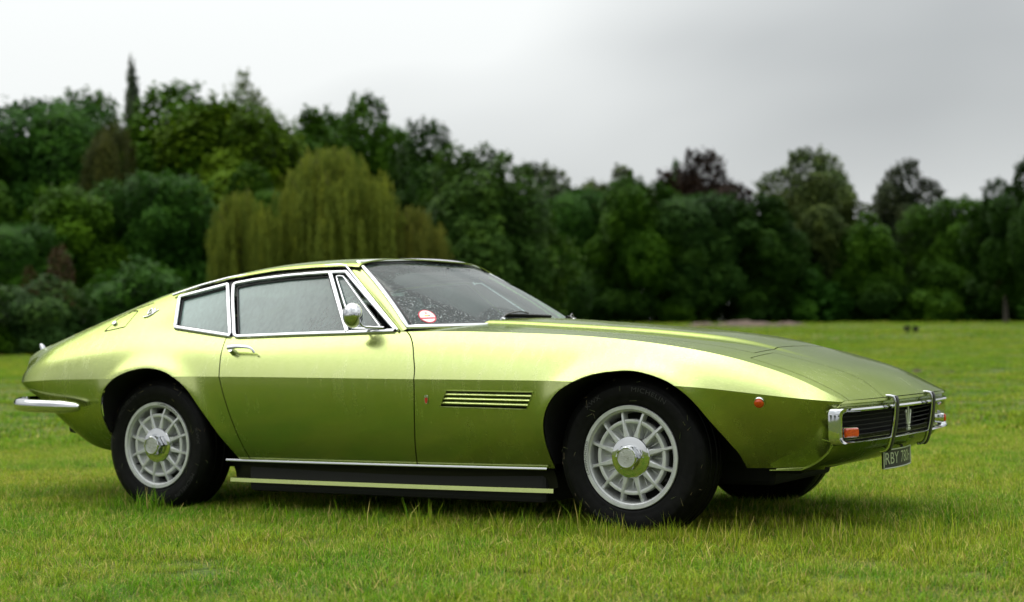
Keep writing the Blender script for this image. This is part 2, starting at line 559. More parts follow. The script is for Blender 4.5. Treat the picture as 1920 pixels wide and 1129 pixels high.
# wheel arches, x-z outlines on the body side (read off the photograph)
ARCH_F = curve2([(-.364, .12), (-.366, .312), (-.357, .443), (-.328, .523), (-.273, .588), (-.199, .631), (-.126, .659), (-.037, .673), (.05, .675), (.136, .658), (.222, .626), (.28, .585), (.319, .542), (.352, .489), (.384, .436), (.412, .385), (.435, .32), (.445, .12)], 120)
ARCH_R = curve2([(-2.80, .12), (-2.835, .300), (-2.849, .391), (-2.841, .495), (-2.801, .588), (-2.722, .652), (-2.627, .688), (-2.519, .702), (-2.414, .689), (-2.324, .655), (-2.25, .600), (-2.193, .523), (-2.137, .435), (-2.08, .325), (-2.039, .218), (-2.02, .12)], 120)

def seen(px, py):
    """direction in which the camera sees a pixel of the photograph"""
    return cf + (px - 960) / FPX * cr - (py - 564.5) / FPX * cu
def meet(px, py, fn, y=-.8):
    """where that line meets the right-hand surface y = -fn(x, z); returns x, z"""
    d = seen(px, py)
    for _ in range(25):
        P = CAM + d * (y - CAM[1]) / d[1]
        y = .5 * y - .5 * float(fn(P[0], P[2]))
    return (float(P[0]), float(P[2]))

def flare(x, z):
    P = np.stack([x, z], -1)
    r = np.zeros(len(P))
    for A in (ARCH_F, ARCH_R):
        d = -sdist(P, A, True)
        d = np.where(d < 0, 0, d)
        r += .017 * np.exp(-(d / .045) ** 1.6) * sstep(.24, .40, z)
    return r

def side_section(x, nl=26, nu=18):
    """side of the body at stations x: bottom edge -> crease -> shoulder, y as half width"""
    x = np.asarray(x, float)[:, None]
    a = np.stack([x + sx0(x), y0(x), z0(x)], -1); b = np.stack([x, y1(x), z1(x)], -1); c = np.stack([x, y2(x), z2(x)], -1)
    m = np.stack([x + .5 * sx0(x), y1(x) - .010 - .040 * sstep(.1, .5, x), z0(x) + (.46 + .12 * sstep(.1, .5, x)) * (z1(x) - z0(x))], -1)
    t = np.linspace(0, 1, nl)[None, :, None]
    low = (1 - t) ** 2 * a + 2 * t * (1 - t) * m + t * t * b
    n = np.concatenate([np.zeros_like(x), z2(x) - z1(x), y1(x) - y2(x)], 1)
    n /= np.linalg.norm(n, axis=1)[:, None]
    bul = (.016 + .006 * sstep(-2.2, -2.8, x)) * sstep(NOSE, .5, x)
    m2 = (b + c) / 2 + n[:, None, :] * bul[:, :, None]
    t = np.linspace(0, 1, nu)[1:][None, :, None]
    up = (1 - t) ** 2 * b + 2 * t * (1 - t) * m2 + t * t * c
    return np.concatenate([low, up], 1)

def side_pos(x, z):
    """half width of the body side at (x, z)"""
    S = side_section(np.array([x]))[0]
    y = np.interp(z, S[:, 2], S[:, 1])
    return float(y + flare(np.array([x]), np.array([z]))[0])

def side_nrm(x, z):
    e = .004
    dx = (side_pos(x + e, z) - side_pos(x - e, z)) / (2 * e)
    dz = (side_pos(x, z + e) - side_pos(x, z - e)) / (2 * e)
    n = np.array([-dx, -1.0, -dz]); n[1] = -1.0
    n = np.array([-dx, -1.0, -dz])
    return n / np.linalg.norm(n)       # right-hand side (y negative) points to -y

def side_pt(x, z, off=0.0):
    return np.array([x, -side_pos(x, z), z]) + off * side_nrm(x, z)

def glass_y(x, z):
    return y2(x) - .004 - BELT_K * (z - z2(x)) + .10 * np.maximum(z - z2(x), 0) * np.maximum(1.16 - z, 0)

GN = np.array([0.0, -1.0, BELT_K]); GN /= np.linalg.norm(GN)
def glass_pt(x, z, off=0.0):
    return np.array([x, -float(glass_y(x, z)), z]) + off * GN

def herm(p, q, tp, tq, t):
    return ((1 + 2 * t) * (1 - t) ** 2 * p + t * (1 - t) ** 2 * tp + t * t * (3 - 2 * t) * q + t * t * (t - 1) * tq)

def rear_section(x, n1=26, n2=22):
    """shoulder -> deck or roof edge -> centre line"""
    x = np.asarray(x, float)[:, None]
    p2 = np.stack([x, y2(x), z2(x)], -1); p1 = np.stack([x, y1(x), z1(x)], -1)
    p3 = np.stack([x + sx3(x), y3(x), z3(x)], -1); pc = np.stack([x + sxc(x), np.zeros_like(x), zc(x)], -1)
    L = np.linalg.norm(p3 - p2, axis=-1, keepdims=True)
    t2 = p2 - p1; t2 = t2 / np.linalg.norm(t2, axis=-1, keepdims=True)
    t2 = t2 + np.array([0, -.22, 0]); t2 /= np.linalg.norm(t2, axis=-1, keepdims=True)
    t3 = np.concatenate([np.zeros_like(x), -np.ones_like(x), .16 + .10 * sstep(-2.5, -2.0, x)], 1)[:, None, :]
    t3 = t3 / np.linalg.norm(t3, axis=-1, keepdims=True)
    t = np.linspace(0, 1, n1)[1:][None, :, None]
    A = herm(p2, p3, t2 * L, t3 * L * .75, t)
    L2 = np.linalg.norm(pc - p3, axis=-1, keepdims=True)
    t = np.linspace(0, 1, n2)[1:][None, :, None]
    B = herm(p3, pc, t3 * L2 * .9, np.array([0, -1.0, 0]) * L2, t)
    return np.concatenate([A, B], 1)

BULGE_W = lambda x: .44 - .14 * sstep(-.8, .6, x)
def hood_z(x, y):
    yy = np.abs(y); w = np.clip(yy / y2(x), 0, 1)
    base = hc(x) - (hc(x) - z2(x)) * w ** 2.3
    bw = BULGE_W(x)
    return base + .020 * sstep(bw + .035, bw - .025, yy) * sstep(.66, .1, x) * (1 - .25 * (yy / .45) ** 2)

def hood_section(x, n=64):
    x = np.asarray(x, float)[:, None]
    w = 1 - np.linspace(0, 1, n)[None, :]
    y = w * y2(x)
    return np.stack([x + .045 * sstep(.45, .86, x) * (1 - w ** 2), y, hood_z(x + 0 * w, y)], -1)

COWL = lambda y: -.775 - .315 * (np.abs(y) / .775) ** 2.3     # foot of the windscreen in plan

# ---- sample the surfaces (right-hand half, y negative)
US = np.concatenate([np.linspace(TAIL, -3.3, 34)[:-1], np.linspace(-3.3, .6, 330)[:-1], np.linspace(.6, NOSE, 32)])
S = side_section(US)
nu, nv = S.shape[:2]
SV = S.reshape(-1, 3).copy()
SV[:, 1] += flare(SV[:, 0], SV[:, 2])
SV[:, 1] *= -1
SF = grid_faces(nu, nv, flip=True)
UR = US[US <= -1.47]
UR = np.concatenate([UR, [-1.468]])
R_ = rear_section(UR)
# start the rear patch on the shoulder row itself so that both halves meet
R_ = np.concatenate([side_section(UR)[:, -1:, :], R_], 1)
RV = R_.reshape(-1, 3).copy(); RV[:, 1] *= -1
RF = grid_faces(R_.shape[0], R_.shape[1], flip=True)
UH = np.concatenate([np.linspace(-1.16, .6, 150)[:-1], np.linspace(.6, NOSE, 32)])
H_ = hood_section(UH)
HV = H_.reshape(-1, 3).copy(); HV[:, 1] *= -1
HF = grid_faces(H_.shape[0], H_.shape[1], flip=True)

# ---- openings
XZ = lambda V: V[:, [0, 2]]
XY = lambda V: V[:, [0, 1]]
for A in (ARCH_F, ARCH_R):
    SV, SF = clip(SV, SF, -sdist(XZ(SV), A))
on_glass = lambda *pts: [meet(a, b, glass_y) for a, b in pts]
on_side = lambda *pts: [meet(a, b, lambda x, z: np.interp(z, *(lambda q: (q[:, 2], q[:, 1]))(side_section(np.array([x]))[0]))) for a, b in pts]
RAIL = on_glass((327, 556), (380, 538), (432, 524), (525, 508.5), (600, 502), (651, 499.5))
WIN = on_glass((327, 618.5), (335, 560)) + [(a, b + .002) for a, b in RAIL[1:]] + [(-1.40, 1.15), (-1.05, .80), (-2.05, .80)] + on_glass((437, 634.5), (425, 632.5))
RV, RF = clip(RV, RF, -sdist(XZ(RV), WIN))
HV, HF = clip(HV, HF, HV[:, 0] - COWL(HV[:, 1]) + .02)

RW = [(-3.00, -.53), (-2.30, -.515), (-2.14, -.47), (-2.10, .1), (-3.02, .1)]     # rear window in plan
rw_hole = lambda v: np.where(v[:, 2] > .80, -sdist(XY(v), RW), 1.0)
# black backing sheet added behind the shut lines to keep them dark
def inset(V, F, d):
    me = mesh_data("tmp", V, F, None, False)
    n = np.array([v.normal[:] for v in me.vertices]); bpy.data.meshes.remove(me)
    return np.asarray(V) - d * n, F
under = []
for V, F in ((SV, SF), (RV, RF), (HV, HF)):
    v, f = inset(V, F, .016)
    if V is SV:
        for A in (ARCH_F, ARCH_R): v, f = clip(v, f, -sdist(XZ(v), A) - .022)
    if V is RV: v, f = clip(v, f, rw_hole(v))
    under += [(v, f), mirrorY(v, f)]
V, F = join(*under)
mobj("gap_backing", V, F, M['black'], car)

# pale inner trim of the cabin
v, f = inset(RV, RF, .024)
v, f = clip(v, f, v[:, 0] + 2.80); v, f = clip(v, f, v[:, 2] - .86); v, f = clip(v, f, rw_hole(v))
mobj("cabin_trim", *join((v, f), mirrorY(v, f)), M['cream'], car)

# ---- doors
DOOR = [(-1.10, .95)] + list(curve2(on_side((759, 619), (768, 628), (773, 642), (775.3, 665), (775.8, 711), (777, 790), (781, 880)), 40)) + [(-.985, .20), (-1.88, .20)] + list(curve2(on_side((471, 866), (434, 786.6), (415, 726), (411, 698), (415, 662), (424, 634)), 40)) + [(-2.03, .95)]
GAP = .0028
sdv = sdist(XZ(SV), DOOR)
DV, DF = clip(SV, SF, sdv - GAP)
SV, SF = clip(SV, SF, -sdv - GAP)
# side vent hole and marker lamp sit in / on the front wing
VENT = on_side((836.6, 732), (1000.5, 735), (988, 767.7), (824, 762.5))
vent_hole = sdist(XZ(SV), VENT)
SV, SF = clip(SV, SF, -vent_hole)
# fuel flap and boot lid edge in the rear quarter
FLAP = [(-2.905, .947), (-2.815, .985), (-2.77, .985), (-2.80, .905), (-2.945, .885)]
fd = sdist(XZ(RV), FLAP)
FV, FF = clip(RV, RF, fd - .003)
RV, RF = clip(RV, RF, -fd - .003)
BOOT = [(-4, -.53), (-3.40, -.562), (-2.85, -.566), (-2.30, -.545), (-2.1, -.50), (-2.04, 0.1), (-4, .1)]
bd = sdist(XY(RV), BOOT) ; bd = np.where(RV[:, 2] < .74, -1, bd)
# rear window and lid
BV, BF = clip(RV, RF, bd - GAP)
RV, RF = clip(RV, RF, -bd - GAP)
rd = sdist(XY(BV), RW)
GV, GF = clip(BV, BF, rd)
BV, BF = clip(BV, BF, -rd)
# bonnet and pop-up lamp lids
BON = [(-1.3, -.625), (-.6, -.625), (-.2, -.615), (.2, -.585), (.44, -.555), (.44, .1), (-1.3, .1)]
LID = [(.47, -.675), (.475, -.430), (.62, -.40), (.76, -.355), (.815, -.330), (.835, -.33), (.97, -.33), (.97, -.72), (.835, -.660), (.75, -.672), (.6, -.680)]
hd = sdist(XY(HV), BON)
bonV, bonF = clip(HV, HF, hd - GAP)
HV, HF = clip(HV, HF, -hd - GAP)
ld = sdist(XY(HV), LID)
lidV, lidF = clip(HV, HF, ld - .0022)
HV, HF = clip(HV, HF, -ld - .0022)

# ---- front fascia: lip, mouth and valance
LIP = lambda y: .905 - .045 * (np.abs(y) / .742) ** 2
def fascia_row(z, dx, k=1.0, n=97):
    y = np.linspace(-.742, .742, n)
    return np.stack([LIP(y) + dx - .012 * (np.abs(y) / .742) ** 8, y * k, np.full(n, z)], -1)
def rows_mesh(rows):
    A = np.stack(rows); return A.reshape(-1, 3), grid_faces(A.shape[0], A.shape[1])
top = rows_mesh([fascia_row(.551, 0), fascia_row(.543, .004), fascia_row(.534, -.002), fascia_row(.526, -.014), fascia_row(.515, -.05)])
val = rows_mesh([fascia_row(.408, -.07), fascia_row(.398, -.035), fascia_row(.385, -.030), fascia_row(.36, -.048, .985), fascia_row(.33, -.085, .965), fascia_row(.305, -.13, .935), fascia_row(.287, -.18, .90), fascia_row(.28, -.32, .86)])
# front corners: carry the flank round into the valance
val_rows = [fascia_row(*q) for q in ((.408, -.07), (.398, -.035), (.385, -.030), (.36, -.048, .985), (.33, -.085, .965), (.305, -.13, .935), (.287, -.18, .90), (.28, -.32, .86))]
ends = np.array([r[0] for r in val_rows])
sec = side_section(np.array([NOSE]))[0]; sec[:, 1] *= -1
cz = np.linspace(.2815, .552, 26); rows = []
for z in cz:
    p_s = np.array([np.interp(z, sec[:, 2], sec[:, 0]), np.interp(z, sec[:, 2], sec[:, 1]), z])
    if z < .395: p_f = np.array([np.interp(-z, -ends[:, 2], ends[:, 0]), np.interp(-z, -ends[:, 2], ends[:, 1]), z])
    else: p_f = np.array([.848, -.741, z])
    m_ = (p_s + p_f) / 2 + np.array([.002, -.004, 0]) * sstep(.55, .50, z)
    rows.append([p_s + (p_f - p_s) * t * t + (m_ - p_s) * 2 * t * (1 - t) if False else (1 - t) ** 2 * p_s + 2 * t * (1 - t) * m_ + t * t * p_f for t in np.linspace(0, 1, 7)])
A = np.array(rows); cor = [(A.reshape(-1, 3), grid_faces(26, 7, flip=True))]; cor.append(mirrorY(*cor[0]))

# ---- tail panel closing the back
def tail_cap():
    Ls = side_section([TAIL])[0]; Lr = np.concatenate([rear_section([TAIL])[0]], 0)
    loop = np.concatenate([Ls, Lr]); right = loop.copy(); right[:, 1] *= -1
    left = loop[::-1][1:]
    P = np.concatenate([right, left]); n = len(P)
    c = np.array([-3.66, 0, .60]); rings = [P]
    for k, (s, dx) in enumerate(((.985, -.012), (.95, -.020), (.6, -.04), (.0, -.05))):
        Q = c + (P - c) * np.array([0, s, s]); Q[:, 0] = P[:, 0] + dx; rings.append(Q)
    A = np.stack(rings); return A.reshape(-1, 3), grid_faces(A.shape[0], n, flip=True)

parts = [(SV, SF), mirrorY(SV, SF), (RV, RF), mirrorY(RV, RF), (HV, HF), mirrorY(HV, HF)]
V, F = weld(*join(*parts))
body = solidify(mobj("body", V, F, M['paint'], car, angle=0), .005, split=15)
V, F = weld(*join(top, val, *cor))
solidify(mobj("front_panel", V, F, M['paint'], car, angle=0), .004)
V, F = tail_cap()
mobj("tail_panel", V, F, M['paint'], car)
doors = []
for side, (V, F) in (("r", (DV, DF)), ("l", mirrorY(DV, DF))):
    d = solidify(mobj("door", V, F, M['paint'], car, angle=0), .012, split=15); doors.append(d)
V, F = join((bonV, bonF), mirrorY(bonV, bonF))
solidify(mobj("bonnet", V, F, M['paint'], car, angle=0), .006)
for V, F in ((lidV, lidF), mirrorY(lidV, lidF)):
    solidify(mobj("headlamp_lid", V, F, M['paint'], car, angle=0), .006)
V, F = join((BV, BF), mirrorY(BV, BF))
boot = solidify(mobj("boot_lid", V, F, M['paint'], car, angle=0), .006)
V, F = join((GV, GF), mirrorY(GV, GF))
mobj("rear_window", V, F, M['sideglass'], car)
flap = solidify(mobj("fuel_flap", FV, FF, M['paint'], car, angle=0), .004)

# ---- wheel housings and floor
def housing(A):
    P = A.copy(); c = P.mean(0)
    parts = []
    ys = [-.868, 0, -.55, -.40]
    V = []
    for k, y in enumerate(ys):
        for p in P:
            q = p + (p - c) * (.0 if k == 0 else .03)
            yy = y
            if k < 2: yy = -(side_pos(p[0], max(p[1], .285)) - (.012, .07)[k])
            if k == 2: yy = max(yy, -(side_pos(p[0], max(p[1], .285)) - .12))
            V.append((q[0], yy, q[1]))
    V = np.array(V); n = len(P)
    F = grid_faces(4, n)
    c3 = np.array([[c[0], -.40, c[1] - .15]]); V = np.concatenate([V, c3])
    F += [(3 * n + k, 3 * n + (k + 1) % n, 4 * n) for k in range(n)]
    return V, F
for A in (ARCH_F, ARCH_R):
    V, F = housing(A)
    V, F = clip(V, F, V[:, 2] - .285)
    for v, f in ((V, F), mirrorY(V, F)):
        mobj("wheel_housing", v, f, M['black'], car, angle=60)
def floor_part(x0, x1, hw, zt, zb):
    return box(x0, x1, -hw, hw, zb, zt)
V, F = join(floor_part(-2.02, -.42, .735, .25, .120), floor_part(-3.15, -2.0, .42, .33, .20), floor_part(-.42, .44, .36, .30, .19),
            floor_part(.44, .58, .40, .285, .245), floor_part(-3.40, -3.15, .55, .44, .36))
bevelled(mobj("floor_pan", V, F, M['black'], car, smooth=False), .02)  # floor set low to block light and deepen the shade beneath
for yy in (-.28, .28):      # exhaust pipes under the tail
    V, F = sweep([(-2.6, yy, .27), (-3.2, yy, .30), (-3.5, yy, .315)], (0, 0, 1), circ(.026, 12))
    mobj("exhaust_pipe", V, F, M['disc'], car)

# ---- sills with the chrome strip and lower lip
for s in (1, -1):
    xs = np.linspace(-2.135, -.40, 40)
    P = np.stack([xs, -(y0(xs) + .002), z0(xs) - .004], -1)
    P[:, 1] *= s
    nrm = np.array([0, -s, 0.25]); nrm /= np.linalg.norm(nrm)
    V, F = sweep(P, nrm, rrect(.013, .012, .004))
    strip = mobj("sill_strip", V, F, M['chrome'], car)
    V = []
    for x in np.linspace(-2.115, -.375, 30):
        for dy, dz in ((-.004, -.006), (-.020, -.030), (-.034, -.060), (-.040, -.0845), (.004, -.0850), (.006, -.103), (-.03, -.107)):
            V.append((x, -s * (float(y0(x)) + dy), float(z0(x)) + dz))
    A = np.array(V)
    Fs = grid_faces(30, 7, flip=(s == 1))
    o = link("sill_panel", mesh_data("sill_panel", A, [f for k, f in enumerate(Fs) if k % 6 < 3], M['sill'], angle=20), car)
    o2 = link("sill_lip", mesh_data("sill_lip", A, [f for k, f in enumerate(Fs) if k % 6 >= 3], M['paint'], angle=20), car)

# ---- side vent: recess and three slats
def vent_point(u, v, off):
    a = np.array(VENT)
    p = (a[0] * (1 - u) + a[1] * u) * (1 - v) + (a[3] * (1 - u) + a[2] * u) * v
    q = side_pt(p[0], p[1]); q[1] -= off
    return q
for s in (1, -1):
    rows = []
    for v in np.linspace(-.03, 1.03, 5):
        rows.append([vent_point(u, v, -.03) * (1, s, 1) for u in np.linspace(-.02, 1.02, 12)])
    A = np.array(rows)
    vb = mobj("side_vent", A.reshape(-1, 3), grid_faces(5, 12, flip=(s == -1)), M['black'], car)
    for k in range(3):
        v = (.24, .50, .76)[k]
        us = np.linspace(.008, .992, 16)
        P = np.array([vent_point(u, v, -.007) * (1, s, 1) for u in us])
        V, F = sweep(P, np.array([0, -s, .55]) / 1.14, np.array([(-.0075, .0), (-.0055, .006), (.0045, .0075), (.0075, .003), (.006, -.004), (-.004, -.006)]))
        mobj("vent_slat", V, F, M['paint'], vb)
    # rolled edge round the opening
    loop = []
    for (u0, v0), (u1, v1) in (((0, 0), (1, 0)), ((1, 0), (1, 1)), ((1, 1), (0, 1)), ((0, 1), (0, 0))):
        for t in np.linspace(0, 1, 14)[:-1]:
            loop.append(vent_point(u0 + (u1 - u0) * t, v0 + (v1 - v0) * t, -.0005) * (1, s, 1))
    V, F = sweep(np.array(loop), np.array([0, -s, 0.]), circ(.0032, 6), closed=True)
    mobj("vent_edge", V, F, M['paint'], vb)

# ---- side glass, frames, pillars (both sides)
G_QUARTER = on_glass((334, 612), (342, 560.5), (426, 538), (429.5, 628))
G_DOOR = on_glass((446, 630), (444, 537), (480, 530), (540, 523), (580, 519.5), (617, 517), (651, 622))
G_VENT = on_glass((657, 621), (627, 517), (646, 516), (722, 619))
def pane_mesh(poly, off, res=.02):
    p = np.array(poly); lo, hi = p.min(0), p.max(0)
    nx, nz = int((hi[0] - lo[0]) / res) + 3, int((hi[1] - lo[1]) / res) + 3
    X, Z = np.meshgrid(np.linspace(lo[0], hi[0], nx), np.linspace(lo[1], hi[1], nz), indexing='ij')
    V = np.stack([X, -glass_y(X, Z), Z], -1).reshape(-1, 3) + off * GN
    return clip(V, grid_faces(nx, nz, flip=True), sdist(np.stack([X, Z], -1).reshape(-1, 2), poly))
def gl_line(pts, off=0.0, n=None):
    p = np.array(pts, float)
    if n:
        d = np.r_[0, np.cumsum(np.linalg.norm(np.diff(p, axis=0), axis=1))]
        t = np.linspace(0, d[-1], n); p = np.stack([np.interp(t, d, p[:, 0]), np.interp(t, d, p[:, 1])], -1)
    return np.array([glass_pt(a, b, off) for a, b in p])
def both(fn):
    for s in (1, -1): fn(s)
def add(name, VF, mat, parent, s, **kw):
    V, F = VF
    if s == -1: V, F = mirrorY(V, F)
    return mobj(name, V, F, mat, parent, **kw)
def glazing(s):
    d = doors[0 if s == 1 else 1]
    q = add("quarter_window", pane_mesh(G_QUARTER, -.008), M['sideglass'], car, s)
    w = add("door_window", pane_mesh(G_DOOR, -.008), M['sideglass'], d, s)
    v = add("vent_window", pane_mesh(G_VENT, -.008), M['sideglass'], d, s)
    wide, thick = .020, .013
    # bright frames
    add("quarter_frame", sweep(gl_line(on_glass((330.5, 615.5), (339, 558.5), (429, 535), (433.5, 631.5)) , .002, 80), GN, rrect(.019, thick), closed=True), M['chrome'], q, s)
    add("window_frame", sweep(gl_line(on_glass((741, 622), (655, 625.5), (560, 628.5), (446, 633), (441.5, 631), (438.5, 560), (440, 534.5), (445, 533), (480, 526.5), (540, 519), (580, 515.5), (617, 513), (651, 512), (743, 620)), .002, 170), GN, rrect(.0175, thick)), M['chrome'], d, s)
    add("window_bar", sweep(gl_line(on_glass((653, 624), (621.5, 514)), .005, 12), GN, rrect(.020, .013)), M['chrome'], d, s)
    add("vent_frame", sweep(gl_line(on_glass((662, 617), (631, 518.5), (644, 518.5), (716, 617)), -.001, 60), GN, rrect(.008, .008), closed=True), M['chrome'], v, s)
    # black rubber between frame and rail
    top_ = on_glass((330, 559), (380, 541.5), (432, 527.5), (525, 512), (600, 506), (640, 504.5), (652, 505))
    add("window_seal", join(
        sweep(gl_line(top_, -.012, 80), GN, rrect(.046, .012)),
        sweep(gl_line(on_glass((652, 505), (747, 622)), -.010, 30), GN, rrect(.022, .010)),
        sweep(gl_line(on_glass((436, 633), (434.5, 527)), -.006, 12), GN, rrect(.026, .008)),
        sweep(gl_line(on_glass((447, 627), (445, 539), (480, 532), (540, 524.5), (580, 521), (616, 518.5), (648, 620)), -.010, 80), GN, rrect(.007, .011)),
        sweep(gl_line(on_glass((335, 610.5), (343, 562), (425.5, 540), (428.5, 626)), -.010, 60), GN, rrect(.007, .011), closed=True)), M['blacktrim'], car, s)
    # drip rail, carried on down the pillar
    add("drip_rail", sweep(gl_line(RAIL[:-1] + on_glass((640, 499.5), (651.5, 501.5), (660, 512), (748, 622)), .006, 80), GN, rrect(.011, .012)), M['chrome'], car, s)
both(glazing)

# A pillars in body colour between side frame and screen
def ws(u, v):
    """u -1..1 across, v 0..1 from foot to header"""
    bx, by, bz = COWL(.772 * u), .772 * u, .876 - .010 * u * u
    tx, ty, tz = -1.388 - .122 * u * u, .552 * u, 1.199 - .022 * u * u
    k = 4 * v * (1 - v) * (1 - .3 * u * u)
    return np.stack([bx + (tx - bx) * v + .012 * k, by + (ty - by) * v + .006 * k * u, bz + (tz - bz) * v + .016 * k], -1)
PA = on_glass((750, 622), (654, 501))
def pillar(s):
    n = 16
    rows = []
    for t in np.linspace(-.02, 1.0, n):
        x, z = PA[0][0] + t * (PA[1][0] - PA[0][0]), PA[0][1] + t * (PA[1][1] - PA[0][1])
        a = np.array([x, -float(glass_y(x, z)), z])
        b = ws(np.array(-1.0), np.array(t)) + np.array([0, 0, .004])
        nrm = np.cross(b - a, np.array([-.45, .23, .33])); nrm /= np.linalg.norm(nrm)
        if nrm[1] > 0: nrm = -nrm
        rows.append([a - .02 * nrm, a + .000 * nrm, (a * .7 + b * .3) + .006 * nrm, (a * .3 + b * .7) + .006 * nrm, b + .000 * nrm, b - .02 * nrm])
    A = np.array(rows)
    add("windscreen_pillar", (A.reshape(-1, 3), grid_faces(n, 6)), M['paint'], car, s, angle=60)
both(pillar)

# ---- windscreen
nu_, nv_ = 121, 61
U_, V_ = np.meshgrid(np.linspace(-1, 1, nu_), np.linspace(0, 1, nv_), indexing='ij')
W = ws(U_, V_).reshape(-1, 3)
screen = mobj("windscreen", W, grid_faces(nu_, nv_, flip=True), M['screen'], car, angle=0)
# the part of the screen the wipers have cleared, kept as a mask in a UV layer
WIPE = curve2([(-.60, .10), (-.74, .36), (-.87, .63), (-.78, .75), (-.55, .80), (-.15, .81), (.3, .80), (.70, .72), (.86, .45), (.88, .12), (.5, .10), (-.12, .10), (-.22, .20), (-.36, .24), (-.48, .20), (-.60, .10)], 90)
def wiped(U, V):
    return sdist(np.stack([U.ravel(), V.ravel()], -1), WIPE[:-1])
uvl = screen.data.uv_layers.new(name="wipe")
wv = np.clip(.5 + wiped(U_, V_) * 5, 0, 1)
for lp in screen.data.loops: uvl.data[lp.index].uv = (float(wv[lp.vertex_index]), 0.0)
def ws_nrm(u, v):
    e = 1e-3
    a = ws(np.array(u + e), np.array(v)) - ws(np.array(u - e), np.array(v)); b = ws(np.array(u), np.array(v + e)) - ws(np.array(u), np.array(v - e))
    n = np.cross(a, b); n /= np.linalg.norm(n)
    return n if n[2] > 0 else -n
path = [(u, 0.0) for u in np.linspace(-1, 1, 40)] + [(1.0, v) for v in np.linspace(0, 1, 16)[1:]] + [(u, 1.0) for u in np.linspace(1, -1, 40)[1:]] + [(-1.0, v) for v in np.linspace(1, 0, 16)[1:-1]]
P = np.array([ws(np.array(u), np.array(v)) for u, v in path]); N = np.array([ws_nrm(u * .995, min(max(v, .005), .995)) for u, v in path])
mobj("windscreen_trim", *sweep(P + N * .001, N, rrect(.021, .012, .005), closed=True), M['chrome'], screen)
path2 = [(u * .972, .04 + v * .93) for u, v in path]
P = np.array([ws(np.array(u), np.array(v)) for u, v in path2]); N2 = np.array([ws_nrm(u * .99, min(max(v, .01), .99)) for u, v in path2])
mobj("windscreen_seal", *sweep(P - N2 * .001, N2, rrect(.010, .004, .0015), closed=True), M['blacktrim'], screen)

# round paper disc inside the screen
su, sv = -.872, .135
c = ws(np.array(su), np.array(sv)) ; n = ws_nrm(su, sv)
ta = ws(np.array(su + .02), np.array(sv)) - ws(np.array(su - .02), np.array(sv)); ta /= np.linalg.norm(ta); tb = np.cross(n, ta) * 1.25
def disc_on(cn, r, h, seg=32, rx=1.0):
    V = [cn + n * h] + [cn + n * h + r * (math.cos(a) * ta * rx + math.sin(a) * tb) for a in np.linspace(0, 2 * math.pi, seg, endpoint=False)]
    return np.array(V), [(0, 1 + k, 1 + (k + 1) % seg) for k in range(seg)]
st = mobj("windscreen_disc", *disc_on(c, .040, .002), M['redprint'], screen, smooth=False)
V, F = disc_on(c, .035, .003)
mobj("disc_face", V, F, M['white'], st, smooth=False)
def flat_bar(x0, x1, y0_, y1_, h, mat, name):
    V = np.array([c + n * h + a * ta + b * tb for a, b in ((x0, y0_), (x1, y0_), (x1, y1_), (x0, y1_))])
    mobj(name, V, [(0, 1, 2, 3)], mat, st, smooth=False)
flat_bar(-.0330, .0330, -.016, -.008, .0036, M['redprint'], "disc_band")
flat_bar(-.012, .006, .000, .006, .0036, M['yellowprint'], "disc_mark")
flat_bar(.006, .014, .000, .005, .0036, M['blackprint'], "disc_mark")
flat_bar(-.004, .000, .014, .026, .0036, M['redprint'], "disc_mark")
flat_bar(.003, .006, .014, .022, .0036, M['redprint'], "disc_mark")

# wipers
def wiper(pu, pv, tips, blade):
    p0 = ws(np.array(pu), np.array(pv)); n0 = ws_nrm(pu, pv)
    base = p0 + n0 * .004
    q = [base + n0 * .0, base + n0 * .03]
    arm_pts = [base + n0 * .025]
    for (u, v, h) in tips: arm_pts.append(ws(np.array(u), np.array(v)) + ws_nrm(u, v) * h)
    arm = curve2(arm_pts, 24)
    w = mobj("wiper", *sweep(arm, n0, rrect(.007, .006, .002)), M['disc'], car)
    V, F = sweep([base - n0 * .02, base + n0 * .02, base + n0 * .036], (1, 0, 0), np.stack([circ(.015, 12), circ(.014, 12), circ(.009, 12)]))
    mobj("wiper_spindle", V, F, M['chrome'], w)
    bp = np.array([ws(np.array(u), np.array(v)) + ws_nrm(u, v) * .012 for u, v in zip(np.linspace(blade[0], blade[1], 20), np.linspace(blade[2], blade[3], 20))])
    mobj("wiper_blade", *sweep(bp, n0, rrect(.010, .020, .003, b0=-.010)), M['blacktrim'], w)
wiper(-.50, .005, [(-.46, .05, .03), (-.38, .085, .03), (-.28, .105, .028), (-.20, .105, .020)], (-.40, .05, .10, .085))
wiper(.25, .005, [(.28, .05, .03), (.36, .08, .03), (.45, .10, .028), (.53, .10, .020)], (.33, .80, .09, .075))

# ---- door furniture
def door_handle(s):
    d = doors[0 if s == 1 else 1]
    P = [side_pt(-2.032, .778, .024), side_pt(-1.99, .780, .028), side_pt(-1.94, .778, .030), side_pt(-1.905, .775, .029), side_pt(-1.885, .769, .024), side_pt(-1.874, .760, .015)]
    P = curve2(P, 30)
    k = np.linspace(0, 1, 30)
    prof = np.stack([rrect(.020 - .009 * a, .013 - .004 * a) for a in sstep(0, .8, k)])
    h = add("door_handle", sweep(P, side_nrm(-1.95, .765), prof), M['chrome'], d, s)
    P = [side_pt(-2.012, .770, -.004), side_pt(-2.012, .770, .010), side_pt(-2.012, .771, .030)]
    prof = np.stack([rrect(.034, .030, .012, b0=-.015), rrect(.030, .027, .011, b0=-.0135), rrect(.026, .024, .010, b0=-.012)])
    add("handle_base", sweep(P, np.array([1., 0, 0]), prof), M['chrome'], h, s)
both(door_handle)

